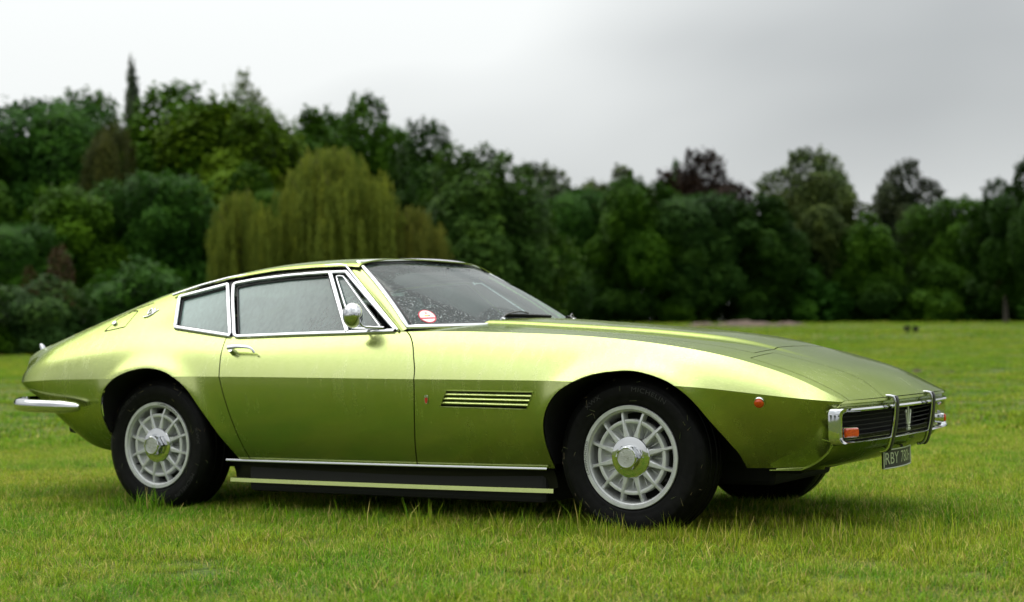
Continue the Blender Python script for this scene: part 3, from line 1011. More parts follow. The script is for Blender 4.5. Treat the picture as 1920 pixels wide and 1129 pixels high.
def door_mirror(s):
    if s == -1: return
    d = doors[0]
    c0 = glass_pt(-1.295, .862, .012)
    # slim foot and stalk
    P = curve2([c0 + (.10, 0, -.002), c0 + (.03, -.004, .000), c0 + (.0, -.02, .004), c0 + (-.012, -.05, .022)], 20)
    prof = np.stack([rrect(.020 - .006 * a, .010, .004) for a in np.linspace(0, 1, 20)])
    m = add("door_mirror", sweep(P, np.array([0, -.3, .95]), prof), M['chrome'], d, s)
    # rounded shell: bullet shape facing forward, glass facing back
    cc = c0 + np.array([-.020, -.072, .058])
    prof = [(.0001, .052), (.012, .051), (.026, .045), (.038, .034), (.046, .018), (.050, 0), (.0505, -.012), (.048, -.016), (.0001, -.015)]
    V, F = lathe(prof, 40)
    # lathe axis is Y -> turn it to +X (shell forward, slightly outward)
    yaw = math.radians(-52)
    ax = np.array([math.cos(yaw), math.sin(yaw), .03]); ax /= np.linalg.norm(ax)
    ux = np.cross(ax, (0, 0, 1)); ux /= np.linalg.norm(ux); uz = np.cross(ux, ax)
    V = cc + V[:, 1:2] * ax + V[:, 0:1] * ux * .92 + V[:, 2:3] * uz * 1.12
    add("mirror_shell", (V, F), M['chrome'], m, s, angle=40)
    add("mirror_glass", (lambda r: (cc - ax * .0165 + r[0][:, 0:1] * ux * .90 + r[0][:, 2:3] * uz * 1.1, r[1]))(lathe([(.0001, 0), (.044, 0)], 32)), M['mirror'], m, s)
both(door_mirror)

# ---- small marks on the flank
def marker(s):
    p = side_pt(.562, .551); nn = side_nrm(.562, .551)
    def ring(prof, name, mat, par):
        V, F = lathe(prof, 32)
        e1 = np.cross(nn, (0, 0, 1)); e1 /= np.linalg.norm(e1); e2 = np.cross(nn, e1)
        return add(name, (p + V[:, 1:2] * nn + V[:, 0:1] * e1 + V[:, 2:3] * e2, F), mat, par, s)
    r = ring([(.024, -.006), (.024, .006), (.022, .010), (.0195, .010), (.019, .004)], "side_marker", M['chrome'], car)
    ring([(.0192, .004), (.018, .014), (.013, .019), (.008, .0205), (.0001, .021)], "marker_lens", M['amber'], r)
both(marker)
def shield(s):
    p = side_pt(-.914, .557); nn = side_nrm(-.914, .557)
    up = np.array([0, 0, 1.]); e1 = np.array([1., 0, 0])
    out_ = [(-.010, .018), (0, .022), (.010, .018), (.010, .0), (.006, -.014), (0, -.021), (-.006, -.014), (-.010, .0)]
    V = [p + a * e1 + b * up + nn * h for h in (-.004, .004) for a, b in out_]
    F = [tuple(range(8, 16))] + [(k, (k + 1) % 8, 8 + (k + 1) % 8, 8 + k) for k in range(8)]
    b_ = add("flank_badge", (np.array(V), F), M['chrome'], car, s, smooth=False)
    V = [p + a * .7 * e1 + (b * .6 - .003) * up + nn * .0048 for a, b in out_]
    add("badge_enamel", (np.array(V), [tuple(range(8))]), M['red'], b_, s, smooth=False)
both(shield)

# quarter badge: a small winged script ornament on the rear pillar, and the fuel lock
def rear_pt(x, z, off=0.0):
    i = np.argmin(np.abs(UR - x)); sec = R_[i]
    k = 26
    y = np.interp(z, sec[:k, 2], sec[:k, 1]); yz = (np.interp(z + .01, sec[:k, 2], sec[:k, 1]) - np.interp(z - .01, sec[:k, 2], sec[:k, 1])) / .02
    nn = np.array([-.05, -1, -yz]); nn /= np.linalg.norm(nn)
    return np.array([x, -y, z]) + nn * off, nn
def rear_badge(s):
    p, nn = rear_pt(-2.655, .975, .003)
    e1 = np.array([.96, 0, .28]); e1 -= nn * (e1 @ nn); e1 /= np.linalg.norm(e1); e2 = np.cross(e1, nn); e2 = e2 if e2[2] > 0 else -e2
    pts = [[(-.045, -.020), (-.01, -.022), (.03, -.006), (.047, .002)], [(-.022, -.008), (-.016, .016), (-.002, .022), (.004, .006), (-.008, -.004), (-.022, -.004)],
           [(.008, -.014), (.020, .016), (.016, -.004), (.030, .006)]]
    VF = [sweep(np.array([p + a * e1 + b * e2 for a, b in curve2(q, 18)]), nn, circ(.0032, 6)) for q in pts]
    add("pillar_badge", join(*VF), M['chrome'], car, s)
both(rear_badge)
p, nn = rear_pt(-2.895, .922, .004)
V, F = lathe([(.0001, .008), (.011, .007), (.013, .003), (.013, -.006)], 20)
e1 = np.cross(nn, (0, 0, 1)); e1 /= np.linalg.norm(e1); e2 = np.cross(nn, e1)
mobj("fuel_lock", p + V[:, 1:2] * nn + V[:, 0:1] * e1 + V[:, 2:3] * e2, F, M['chrome'], flap)
# shallow air outlet lip above the flap
P = np.array([rear_pt(x, z, .001)[0] for x, z in curve2([(-2.685, 1.022), (-2.82, .990), (-2.95, .955), (-3.10, .910), (-3.22, .872)], 30)])
add("outlet_lip", sweep(P, np.array([0, -.6, .8]), np.array([(-.006, -.003), (.0, .003), (.010, -.003)])), M['paint'], car, 1)
# boot catch / reversing lamp on the tail
V, F = sweep([(-3.575, -.56, .79), (-3.585, -.56, .815), (-3.59, -.56, .830)], (1, 0, 0), np.stack([rrect(.030, .022), rrect(.026, .020), rrect(.014, .010)]))
mobj("lid_lamp", V, F, M['chrome'], boot)

# ---- bumpers
def plan_rear(t):
    pts = curve2([(-2.975, .874), (-3.15, .866), (-3.30, .846), (-3.43, .806), (-3.53, .75), (-3.61, .675), (-3.665, .57), (-3.70, .40), (-3.715, .2), (-3.72, 0)], 60)
    return pts
pp = plan_rear(0)
def rear_bumper():
    right = np.stack([pp[:, 0] , -pp[:, 1], np.full(len(pp), .512)], -1)
    left = right[::-1][1:] * (1, -1, 1)
    P = np.concatenate([right, left])
    n = len(P); k = np.arange(n)
    P[:, 2] += .010 * np.minimum(1, np.minimum(k, n - 1 - k) / 55)
    end = np.minimum(1, np.minimum(k, n - 1 - k) / 5.0) ** .5
    base = np.array([(-.034, .0), (-.030, .018), (-.018, .030), (0, .035), (.016, .032), (.028, .022), (.034, .006), (.034, -.006), (-.034, -.010)])
    prof = np.stack([base * (.35 + .65 * e, .35 + .65 * e) for e in end])
    T = np.gradient(P, axis=0); N = np.cross(T, (0, 0, 1.0)); N /= np.linalg.norm(N, axis=1)[:, None]
    if N[0][1] > 0: N = -N
    return sweep(P, N, prof)
mobj("rear_bumper", *rear_bumper(), M['chrome'], car)

# front: bright surround of the mouth
def mouth(yh, zb, zt, r, dx, n=8):
    pts = []
    for cy, cz, a0 in ((yh - r, zt - r, 0), (-yh + r, zt - r, 90), (-yh + r, zb + r, 180), (yh - r, zb + r, 270)):
        for k in range(n + 1):
            a = math.radians(a0 + 90 * k / n); pts.append((cy + r * math.cos(a), cz + r * math.sin(a)))
    # refine the long runs
    res = []
    for k in range(len(pts)):
        a, b = np.array(pts[k]), np.array(pts[(k + 1) % len(pts)])
        m = max(1, int(np.linalg.norm(b - a) / .05))
        for t in range(m): res.append(a + (b - a) * t / m)
    res = np.array(res)
    y = res[:, 0]
    x = .905 - .045 * (np.abs(y) / .742) ** 2 + dx - .35 * np.maximum(np.abs(y) - .72, 0)
    return np.stack([x, y, res[:, 1]], -1)
def surround():
    outer = mouth(.766, .388, .528, .030, -.004)
    rings = []
    m = len(outer)
    def scaled(dz_t, dz_b, dy, dx):
        q = outer.copy()
        zc_ = .458
        up = q[:, 2] > zc_
        f = np.clip((q[:, 2] - zc_) / .072, -1, 1)
        q[:, 2] -= np.where(f > 0, f * dz_t, f * dz_b)
        q[:, 1] -= np.sign(q[:, 1]) * dy * np.clip((np.abs(q[:, 1]) - .5) / .28, 0, 1)
        q[:, 0] += dx
        return q
    rings = [scaled(-.002, -.001, -.004, -.022), scaled(0, 0, 0, .0), scaled(.005, .003, .010, .016), scaled(.012, .006, .024, .020), scaled(.019, .009, .044, .017), scaled(.023, .012, .052, .006), scaled(.024, .013, .056, -.03)]
    A = np.stack(rings)
    nr = len(rings)
    F = []
    for i in range(nr - 1):
        for k in range(m):
            l = (k + 1) % m
            F.append((i * m + k, i * m + l, (i + 1) * m + l, (i + 1) * m + k))
    return A.reshape(-1, 3), F
sur = mobj("grille_surround", *surround(), M['chrome'], car, angle=40)
# dark mouth and bars behind it
y_ = np.linspace(-.73, .73, 41)
rows = [np.stack([.905 - .045 * (np.abs(y_) / .742) ** 2 + dx, y_ * k, np.full(41, z)], -1) for dx, z, k in ((-.03, .522, .99), (-.12, .515, .88), (-.12, .405, .86), (-.03, .396, .97))]
gr = mobj("grille", *rows_mesh(rows), M['black'], car, angle=60)
for k, z in enumerate(np.linspace(.412, .505, 6)):
    yy = np.linspace(-.70, .70, 30)
    P = np.stack([.905 - .045 * (np.abs(yy) / .742) ** 2 - .07, yy, np.full(30, z)], -1)
    mobj("grille_bar", *sweep(P, np.array([1., 0, 0]), rrect(.004, .012, .0015)), M['mesh'], gr)
# trident on the grille
def trident():
    X = .905 - .012
    def bar(pts, w):
        P = np.array([(X, a, b) for a, b in pts]); return sweep(curve2(P, 14), np.array([1., 0, 0]), rrect(w, .008, .0025))
    zb = .408
    VF = [bar([(0, zb), (0, zb + .04), (0, zb + .085), (0, zb + .094)], .009), bar([(0, zb + .082), (0, zb + .092), (0, zb + .104)], .005),
          bar([(-.018, zb + .030), (-.022, zb + .052), (-.029, zb + .070), (-.031, zb + .082)], .007), bar([(.018, zb + .030), (.022, zb + .052), (.029, zb + .070), (.031, zb + .082)], .007),
          bar([(-.020, zb + .030), (0, zb + .026), (.020, zb + .030)], .008), bar([(-.016, zb + .018), (0, zb + .018), (.016, zb + .018)], .006),
          bar([(-.018, zb + .006), (0, zb + .006), (.018, zb + .006)], .010),
          bar([(-.036, zb + .074), (-.030, zb + .084), (-.026, zb + .070)], .004), bar([(.036, zb + .074), (.030, zb + .084), (.026, zb + .070)], .004)]
    return join(*VF)
mobj("trident_emblem", *trident(), M['silver'], car)
# over-riders: bright straps hooked over the lip
for s in (-1, 1):
    y = s * .27
    P = curve2([(.872, y, .552), (.893, y, .556), (.912, y, .555), (.921, y, .549), (.925, y, .53), (.920, y, .47), (.907, y, .40), (.892, y, .352), (.875, y, .340), (.86, y, .338)], 44)
    T = np.gradient(P, axis=0); N = np.cross((0, 1.0, 0), T); N /= np.linalg.norm(N, axis=1)[:, None]
    if N[5][2] < 0: N = -N
    orr = mobj("over_rider", *sweep(P, N, rrect(.036, .014, .0035, b0=-.006)), M['chrome'], car)
    k0, k1 = 13, 37
    mobj("rubber_facing", *sweep(P[k0:k1], N[k0:k1], rrect(.030, .005, .002, b0=.007)), M['blacktrim'], orr)
# flashing indicators
for s in (-1, 1):
    P = []
    yc = s * .655
    cpt = np.array([.856, yc, .431]); fw = np.array([1, .42 * s, 0]); fw /= np.linalg.norm(fw)
    V, F = sweep([cpt - fw * .03, cpt + fw * .002, cpt + fw * .010], (0, 0, 1.), np.stack([rrect(.084, .044, .008, b0=-.022), rrect(.084, .044, .008, b0=-.022), rrect(.078, .039, .006, b0=-.0195)]))
    i_ = mobj("indicator", V, F, M['chrome'], car)
    V, F = sweep([cpt + fw * .004, cpt + fw * .016, cpt + fw * .021], (0, 0, 1.), np.stack([rrect(.077, .037, .006, b0=-.0185), rrect(.075, .035, .006, b0=-.0175), rrect(.066, .026, .006, b0=-.013)]))
    mobj("indicator_lens", V, F, M['amber'], i_)
# curved number plate
def plate_pt(a, z, off):
    R0 = 1.1
    th = a / R0
    return np.array([.858 - R0 * (1 - math.cos(th)) + off * math.cos(th), R0 * math.sin(th) + off * math.sin(th), z])
A = np.array([[plate_pt(a, z, 0) for z in (.258, .333)] for a in np.linspace(-.190, .190, 25)])
pl = solidify(mobj("number_plate", A.reshape(-1, 3), grid_faces(25, 2, flip=True), M['blackprint'], car, smooth=True, angle=0), .006, 0)
rim_ = [plate_pt(a, .333, .003) for a in np.linspace(-.190, .190, 25)] + [plate_pt(.190, z, .003) for z in (.315, .295, .275)] + [plate_pt(a, .258, .003) for a in np.linspace(.190, -.190, 25)] + [plate_pt(-.190, z, .003) for z in (.275, .295, .315)]
rn = np.array([p - (np.array([-.25, 0, p[2]])) for p in rim_]); rn /= np.linalg.norm(rn, axis=1)[:, None]
mobj("plate_rim", *sweep(np.array(rim_), rn, rrect(.005, .006, .002), closed=True), M['silver'], pl)
for word, a0, a1 in (("RBY", -.172, -.030), ("780H", .002, .174)):
    V, F = text_mesh(word, .060, .0, 1.0)
    lo, hi = V[:, 0].min(), V[:, 0].max()
    V = np.array([plate_pt(a0 + (x - lo) / (hi - lo) * (a1 - a0), .295 + y * 1.15, .0048) for x, y, z in V])
    mobj("plate_lettering", V, F, M['silver'], pl, smooth=False)
# plate bracket under the mouth
for yb in (-.10, .10):
    mobj("plate_bracket", *sweep([(.81, yb, .365), (.835, yb, .345), (.848, yb, .30)], (0, 1., 0), rrect(.004, .03, .0012, b0=-.015)), M['black'], pl)
# small winged badge on the bonnet nose
zt = lambda x, y: float(hood_z(np.array(x), np.array(y)))
V = [(x, y, zt(x, y) + h) for h in (-.002, .006) for x, y in ((.79, -.045), (.815, -.02), (.822, 0), (.815, .02), (.79, .045), (.80, .0))]
mobj("nose_badge", np.array(V), [(6, 7, 8, 9, 10, 11), (0, 1, 7, 6), (1, 2, 8, 7), (2, 3, 9, 8), (3, 4, 10, 9), (4, 5, 11, 10), (5, 0, 6, 11)], M['chrome'], car, smooth=False)
# tail lamps and rear plate on the panel
for s in (-1, 1):
    V, F = box(-3.70, -3.665, min(s * .30, s * .56), max(s * .30, s * .56), .60, .665)
    bevelled(mobj("tail_lamp", V, F, M['red'], car, smooth=False), .008)

# ---- wheels
RIM_R = .205
def tyre_mesh():
    prof = [(.200, .070), (.206, .092), (.212, .099), (.222, .104), (.228, .1035), (.240, .1075), (.262, .110), (.280, .1085), (.290, .1075), (.2915, .1060), (.302, .1015), (.312, .094), (.320, .083), (.3255, .070),
            (.3265, .050), (.3225, .048), (.3225, .044), (.3270, .042), (.3275, .016), (.3230, .014), (.3230, -.014), (.3275, -.016), (.3270, -.042), (.3225, -.044), (.3225, -.048), (.3265, -.050), (.3255, -.070), (.320, -.083), (.302, -.1015), (.280, -.1085), (.24, -.1075), (.212, -.099), (.200, -.070)]
    V, F = lathe([(r, -y) for r, y in prof], 120)
    return V, F
def rim_parts():
    # barrel with lip
    barrel, bf = lathe([(r, -y) for r, y in [(.200, .060), (.207, .088), (.209, .098), (.2082, .1035), (.2065, .1050), (.1935, .1046), (.1912, .1015), (.1900, .0975), (.1872, .0960), (.1850, .0935), (.1835, .088), (.1815, .060), (.178, .045), (.176, .030), (.176, -.09), (.19, -.10)]], 96)
    ring, rf = lathe([(r, -y) for r, y in [(.1525, .060), (.1525, .086), (.151, .0900), (.143, .0912), (.1365, .0895), (.1335, .083), (.126, .070), (.112, .059), (.095, .052), (.08, .050)]], 96)
    VF = [(barrel, bf), (ring, rf)]
    for k in range(12):
        a = 2 * math.pi * (k + .5) / 12
        ca, sa = math.cos(a), math.sin(a)
        rows = []
        for r, w, y, dpt in [(.070, .0150, .0965, .05), (.090, .0128, .0965, .048), (.112, .0098, .0955, .04), (.135, .0078, .0945, .03), (.150, .0072, .0930, .032), (.168, .0066, .0885, .034), (.183, .0074, .0830, .036)]:
            rows.append([(r, -w * 1.25, -(y - dpt)), (r, -w, -(y - .004)), (r, -w * .6, -y), (r, w * .6, -y), (r, w, -(y - .004)), (r, w * 1.25, -(y - dpt))])
        A = np.array(rows).reshape(-1, 3)
        V = np.stack([A[:, 0] * ca - A[:, 1] * sa, A[:, 2], A[:, 0] * sa + A[:, 1] * ca], -1)
        VF.append((V, grid_faces(7, 6, flip=True)))
        # fin in the bowl between spokes
        a2 = a + math.pi / 12
        c2, s2 = math.cos(a2), math.sin(a2)
        A = np.array([(.075, -.0015, -.066), (.075, .0015, -.066), (.128, .001, -.074), (.128, -.001, -.074), (.075, -.003, -.035), (.075, .003, -.035), (.128, .002, -.055), (.128, -.002, -.055)])
        V = np.stack([A[:, 0] * c2 - A[:, 1] * s2, A[:, 2], A[:, 0] * s2 + A[:, 1] * c2], -1)
        VF.append((V, [(0, 1, 2, 3), (0, 3, 7, 4), (1, 5, 6, 2), (2, 6, 7, 3)]))
    return join(*VF)
def nut_parts():
    base, bf = lathe([(r, -y) for r, y in [(.084, .080), (.084, .0985), (.082, .1010), (.072, .1025), (.060, .1035), (.050, .104), (.046, .106), (.045, .112), (.044, .113)]], 64)
    # hexagonal nut with round face
    V = []; F = []
    n = 48
    def hexr(a, R): 
        b = (a % (math.pi / 3)) - math.pi / 6
        return R * math.cos(math.pi / 6) / math.cos(b)
    prof = [(.049, .112, 1), (.049, .134, 1), (.0465, .1385, .6), (.0415, .1405, 0), (.0385, .1405, 0), (.0375, .1375, 0)]
    for i in range(n):
        a = 2 * math.pi * i / n
        for R, y, hx in prof:
            r = hexr(a, R * 1.06) * hx + R * (1 - hx)
            V.append((r * math.cos(a), -y, r * math.sin(a)))
    m = len(prof)
    for i in range(n):
        j = (i + 1) % n
        for k in range(m - 1): F.append((i * m + k, j * m + k, j * m + k + 1, i * m + k + 1))
    return join((base, bf), (np.array(V), F))
me_tyre = mesh_data("tyre", *tyre_mesh(), M['rubber'], angle=50)
me_rim = mesh_data("wheel", *rim_parts(), M['rim'], angle=32)
me_nut = mesh_data("hub_nut", *nut_parts(), M['chrome'], angle=25)
# cast face of the nut with a raised ring and trident-like ribs
VF = [lathe([(.0001, -.1385), (.030, -.1385), (.0376, -.1378)], 32)]
for k in range(10):
    a = k * 2.39996; r = .005 + .0022 * k
    VF.append(box(r * math.cos(a) - .003, r * math.cos(a) + .003, -.1405, -.138, r * math.sin(a) - .004, r * math.sin(a) + .004))
t_ = NT("pitted chrome face"); t_.set(Base_Color=(.55, .56, .52), Metallic=1.0, Roughness=.28)
t_.l.new(t_.bump(t_.noise(t_.obj(), 240, 3), .8, .006), t_.b.inputs["Normal"])
me_face = mesh_data("nut_face", *join(*VF), t_.m, smooth=False)
me_back = mesh_data("slot_backing", *lathe([(.177, -.010), (.12, -.006), (.0001, -.006)], 48), M['black'])  # black disc added so the slots between the spokes read dark
V, F = lathe([(.15, -.02), (.15, -.035), (.09, -.035), (.05, -.03)], 48)
me_disc = mesh_data("brake_disc", V, F, M['disc'])
V, F = sweep([(0.150, -.02, -.085), (.150, -.075, -.085), (.150, -.092, -.085)], (1., 0, 0), np.stack([circ(.005, 8), circ(.005, 8), circ(.003, 8)]))
me_valve = mesh_data("tyre_valve", V, F, M['blacktrim'])
def arc_text(body, size, R, y, a0, squash=1.0):
    V, F = text_mesh(body, size, 0.0, 1.1)
    W_ = []
    for px, py, _ in V:
        a = a0 - px * squash / R; r = R + py
        W_.append((r * math.cos(a), y, r * math.sin(a)))
    return np.array(W_), F
me_let = mesh_data("rim_lettering", *arc_text("CAMPAGNOLO", .0150, .2000, -.1060, math.radians(184), 1.25), M['blackprint'], smooth=False)
def tyre_text():
    V1, F1 = arc_text("MICHELIN", .026, .272, -.1112, math.radians(72), 1.3)
    V2, F2 = arc_text("XWX", .024, .272, -.1112, math.radians(128), 1.3)
    V3, F3 = arc_text("MICHELIN", .026, .272, -.1112, math.radians(252), 1.3)
    return (V1, F1), (V2, F2), (V3, F3)
m_tt = simple("worn tyre lettering", (.018, .018, .017), .5)
me_tt = [mesh_data("tyre_lettering", *q, m_tt, smooth=False) for q in tyre_text()]
def clippings(seed):
    r = np.random.default_rng(seed); V = []; F = []
    for k in range(34):
        a = r.uniform(0, 2 * math.pi); rr = r.uniform(.255, .318) if r.random() < .75 else r.uniform(.22, .25)
        y = -np.interp(rr, [.22, .24, .262, .28, .302, .320], [.1035, .1075, .110, .1085, .1015, .083]) - .0012
        c = np.array([rr * math.cos(a), y, rr * math.sin(a)]); t = a + r.uniform(-1.6, 1.6)
        d = np.array([-math.sin(t), 0, math.cos(t)]) * r.uniform(.005, .017); w = np.array([math.cos(t), 0, math.sin(t)]) * .0010
        n = len(V); V += [c - d - w, c - d + w, c + d + w * .4 + (0, -.003, 0), c + d - w * .4 + (0, -.003, 0)]; F.append((n, n + 1, n + 2, n + 3))
    return np.array(V), F
t_ = NT("wet grass clippings"); t_.l.new(t_.ramp(t_.noise(t_.obj(), 60, 1), [(.40, (.05, .08, .015)), (.55, (.15, .12, .05)), (.68, (.11, .06, .03))]), t_.b.inputs["Base Color"])
me_clip = mesh_data("grass_clippings", *clippings(4), t_.m, smooth=False)
def wheel(x, s, spin, hw):
    w = link("wheel", me_rim, car)
    w.location = (x, -s * hw, .327)
    w.rotation_euler = (0, 0, 0 if s == 1 else math.pi)
    sp = Matrix.Rotation(spin, 4, 'Y')
    w.rotation_mode = 'QUATERNION'
    w.rotation_quaternion = ((Matrix.Rotation(0 if s == 1 else math.pi, 4, 'Z')) @ sp).to_quaternion()
    for nm, me in (("tyre", me_tyre), ("hub_nut", me_nut), ("nut_face", me_face), ("brake_disc", me_disc), ("slot_backing", me_back), ("rim_lettering", me_let), ("tyre_lettering", me_tt[0]), ("tyre_lettering", me_tt[1]), ("tyre_lettering", me_tt[2]), ("tyre_valve", me_valve), ("grass_clippings", me_clip)):
        q = link(nm, me, w)
        if nm == "grass_clippings": q["kind"] = "stuff"
for x, s, sp, hw in ((0.0, 1, .03, .695), (0.0, -1, .5, .695), (-2.55, 1, 2.05, .685), (-2.55, -1, 1.2, .685)):
    wheel(x, s, sp, hw)

# ---- cabin
def cushion(name, P, prof, mat, par, nrm=(0, 1., 0)):
    V, F = sweep(P, nrm, prof); return mobj(name, V, F, mat, par, angle=50)
for s in (-1, 1):
    yc = s * .37
    st_ = mobj("seat", *sweep([(-1.24, yc, .42), (-1.31, yc, .44), (-1.56, yc, .42), (-1.78, yc, .40)], (0, 0, 1.), np.stack([rrect(.44, .08, .03), rrect(.48, .14, .05), rrect(.48, .15, .05), rrect(.44, .12, .04)])), M['leather'], car)
    bk = [(-1.74, yc, .46), (-1.82, yc, .62), (-1.90, yc, .80), (-1.945, yc, .90), (-1.96, yc, .94), (-1.97, yc, .97), (-1.985, yc, 1.01), (-1.99, yc, 1.032), (-1.993, yc, 1.045)]
    pr = np.stack([rrect(w, t, min(w, t) * .45) for w, t in ((.46, .14), (.48, .15), (.48, .15), (.45, .15), (.36, .14), (.32, .14), (.32, .13), (.26, .11), (.13, .05))])
    mobj("seat_back", *sweep(bk, (1., 0, .3), pr), M['leather'], st_)
yy = np.linspace(-.72, .72, 25)
rows = [np.stack([COWL(yy * 1.0) + dx, yy, np.full(25, z)], -1) for dx, z in ((.02, .858), (-.12, .862), (-.24, .855), (-.30, .82), (-.31, .70), (-.26, .5))]
mobj("dashboard", *rows_mesh(rows), M['blacktrim'], car)
sw_c = np.array([-1.30, -.37, .80]); ax = np.array([-.88, 0, .47])
e1 = np.array([0, 1., 0]); e2 = np.cross(ax, e1)
P = np.array([sw_c + .19 * (math.cos(a) * e1 + math.sin(a) * e2) for a in np.linspace(0, 2 * math.pi, 40, endpoint=False)])
stw = mobj("steering_wheel", *sweep(P, np.tile(ax, (40, 1)), circ(.013, 8), closed=True), M['leather'], car)
for a in (math.pi / 2, math.pi * 7 / 6, math.pi * 11 / 6):
    mobj("wheel_spoke", *sweep([sw_c - ax * .02, sw_c + .185 * (math.cos(a) * e1 + math.sin(a) * e2)], ax, rrect(.022, .004, .0015)), M['silver'], stw)
P = ws(np.array(0.0), np.array(.80)) + np.array([-.07, 0, -.005])
V, F = sweep([P + (0.012, -.10, 0), P + (0, 0, 0), P + (.012, .10, 0)], (1., 0, .1), rrect(.05, .02, .008))
mobj("rear_view_mirror", V, F, M['blacktrim'], car)
V, F = join(box(-2.02, -.55, -.74, .74, .262, .30), box(-2.55, -2.0, -.62, .62, .60, .66))
mobj("cabin_floor", V, F, M['black'], car, smooth=False)
mobj("parcel_shelf", *box(-3.05, -2.25, -.56, .56, .80, .83), M['cream'], car, smooth=False)
rows = [[(-2.48, -.56, 1.06), (-2.48, .56, 1.06)], [(-1.9, -.55, 1.135), (-1.9, .55, 1.135)], [(-1.5, -.53, 1.145), (-1.5, .53, 1.145)]]
A = np.array(rows); mobj("headlining", A.reshape(-1, 3), [(0, 1, 3, 2), (2, 3, 5, 4)], simple("pale headlining", (.35, .34, .31), .8), car)

# ================================================================== the park
AX = np.array([-math.sin(YAW), math.cos(YAW)]); LT = np.array([math.cos(YAW), math.sin(YAW)])
def sl_of(x, y):
    dx, dy = np.asarray(x, float) - CAM[0], np.asarray(y, float) - CAM[1]
    return dx * AX[0] + dy * AX[1], dx * LT[0] + dy * LT[1]
def xy_of(s, l):
    return CAM[0] + s * AX[0] + l * LT[0], CAM[1] + s * AX[1] + l * LT[1]
def ground_z(x, y):
    """level round the car, rising gently away from it towards the trees"""
    s, l = sl_of(x, y)
    d = np.maximum(s - 10.0, 0)
    r = np.where(d < 8, d * d / 16, d - 4) * .0245
    r = np.where(s > 170, (156) * .0245 + (s - 170) * .004, r)
    w = sstep(12, 40, np.abs(s - 6) + .3 * np.abs(l))
    return .018 + r + w * (.10 * np.sin(s * .13 + l * .05) + .08 * np.sin(l * .11 + 1.3))

def pixel_ground(px, py):
    """point of the ground seen at a pixel of the photograph"""
    d = cf + (px - 960) / FPX * cr - (py - 564.5) / FPX * cu
    t = np.linspace(3, 260, 6000)
    P = CAM + t[:, None] * d
    k = np.argmax(P[:, 2] < ground_z(P[:, 0], P[:, 1]))
    return P[k]

def mk_lawn():
    t = NT("lawn earth and short grass")
    v = t.obj()
    n1 = t.noise(v, .35, 4, .6); n2 = t.noise(v, 2.2, 4, .6); n3 = t.noise(v, 38, 3, .6)
    c = t.ramp(n1, [(.32, (.060, .125, .012)), (.50, (.095, .165, .015)), (.68, (.165, .190, .026))])
    c = t.mix(t.smoothstep(n2, .42, .75), c, (.230, .220, .055))
    c = t.mix(t.math('MULTIPLY', t.smoothstep(n3, .36, .66), .75), c, (.022, .034, .008))  # dark flecks put the shade between blades into the soil colour
    t.l.new(c, t.b.inputs["Base Color"])
    t.set(Roughness=.85, Specular_IOR_Level=.2)
    t.l.new(t.bump(t.math('ADD', n3, t.noise(v, 7, 3)), .8, .05), t.b.inputs["Normal"])
    return t.m

def axis_steps(lo, hi, fine):
    a = [0.0]; st = fine
    while a[-1] < hi: a.append(a[-1] + st); st = min(st * 1.09, 60)
    b = [0.0]; st = fine
    while b[-1] > lo: b.append(b[-1] - st); st = min(st * 1.09, 60)
    return np.array(sorted(set(a + b)))
gs, gl_ = axis_steps(-400, 1500, .8), axis_steps(-1100, 1100, .8)
Sg, Lg = np.meshgrid(gs, gl_, indexing='ij')
Xg, Yg = xy_of(Sg, Lg)
V = np.stack([Xg, Yg, ground_z(Xg, Yg)], -1).reshape(-1, 3)
lawn = mobj("lawn", V, grid_faces(len(gs), len(gl_), flip=True), mk_lawn(), None, angle=0)
tag(lawn, kind="structure")

# ------------------------------------------------------------------ grass blades
def mk_grass():
    t = NT("grass blades")
    at = t.new("ShaderNodeAttribute", attribute_name="tint", attribute_type='GEOMETRY')
    ge = t.new("ShaderNodeNewGeometry").outputs["Position"]
    n = t.noise(ge, .55, 4, .6); n2 = t.noise(ge, 3.0, 3, .6)
    k = t.smoothstep(t.math('ADD', t.math('MULTIPLY', n, .65), t.math('MULTIPLY', n2, .35)), .36, .64)
    c = t.mix(k, (.146, .320, .009), (.355, .420, .026))
    sp = t.new("ShaderNodeSeparateColor"); t.l.new(at.outputs["Color"], sp.inputs[0])
    c = t.mix(sp.outputs[0], c, (.070, .235, .014))
    c = t.mix(sp.outputs[1], c, (.62, .46, .17))
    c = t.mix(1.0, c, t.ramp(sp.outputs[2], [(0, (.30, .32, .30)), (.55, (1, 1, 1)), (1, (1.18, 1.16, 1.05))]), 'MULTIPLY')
    br = t.new("ShaderNodeCombineColor")
    for k_ in range(3): t.l.new(at.outputs["Alpha"], br.inputs[k_])
    c = t.mix(1.0, c, br.outputs[0], 'MULTIPLY')
    t.l.new(c, t.b.inputs["Base Color"])
    t.set(Roughness=.55, Specular_IOR_Level=.14)
    tl = t.new("ShaderNodeBsdfTranslucent"); t.l.new(c, tl.inputs[0])
    m = t.new("ShaderNodeMixShader"); m.inputs[0].default_value = .35
    t.l.new(t.b.outputs[0], m.inputs[1]); t.l.new(tl.outputs[0], m.inputs[2]); t.l.new(m.outputs[0], t.o.inputs[0])
    return t.m
M_GRASS = mk_grass()
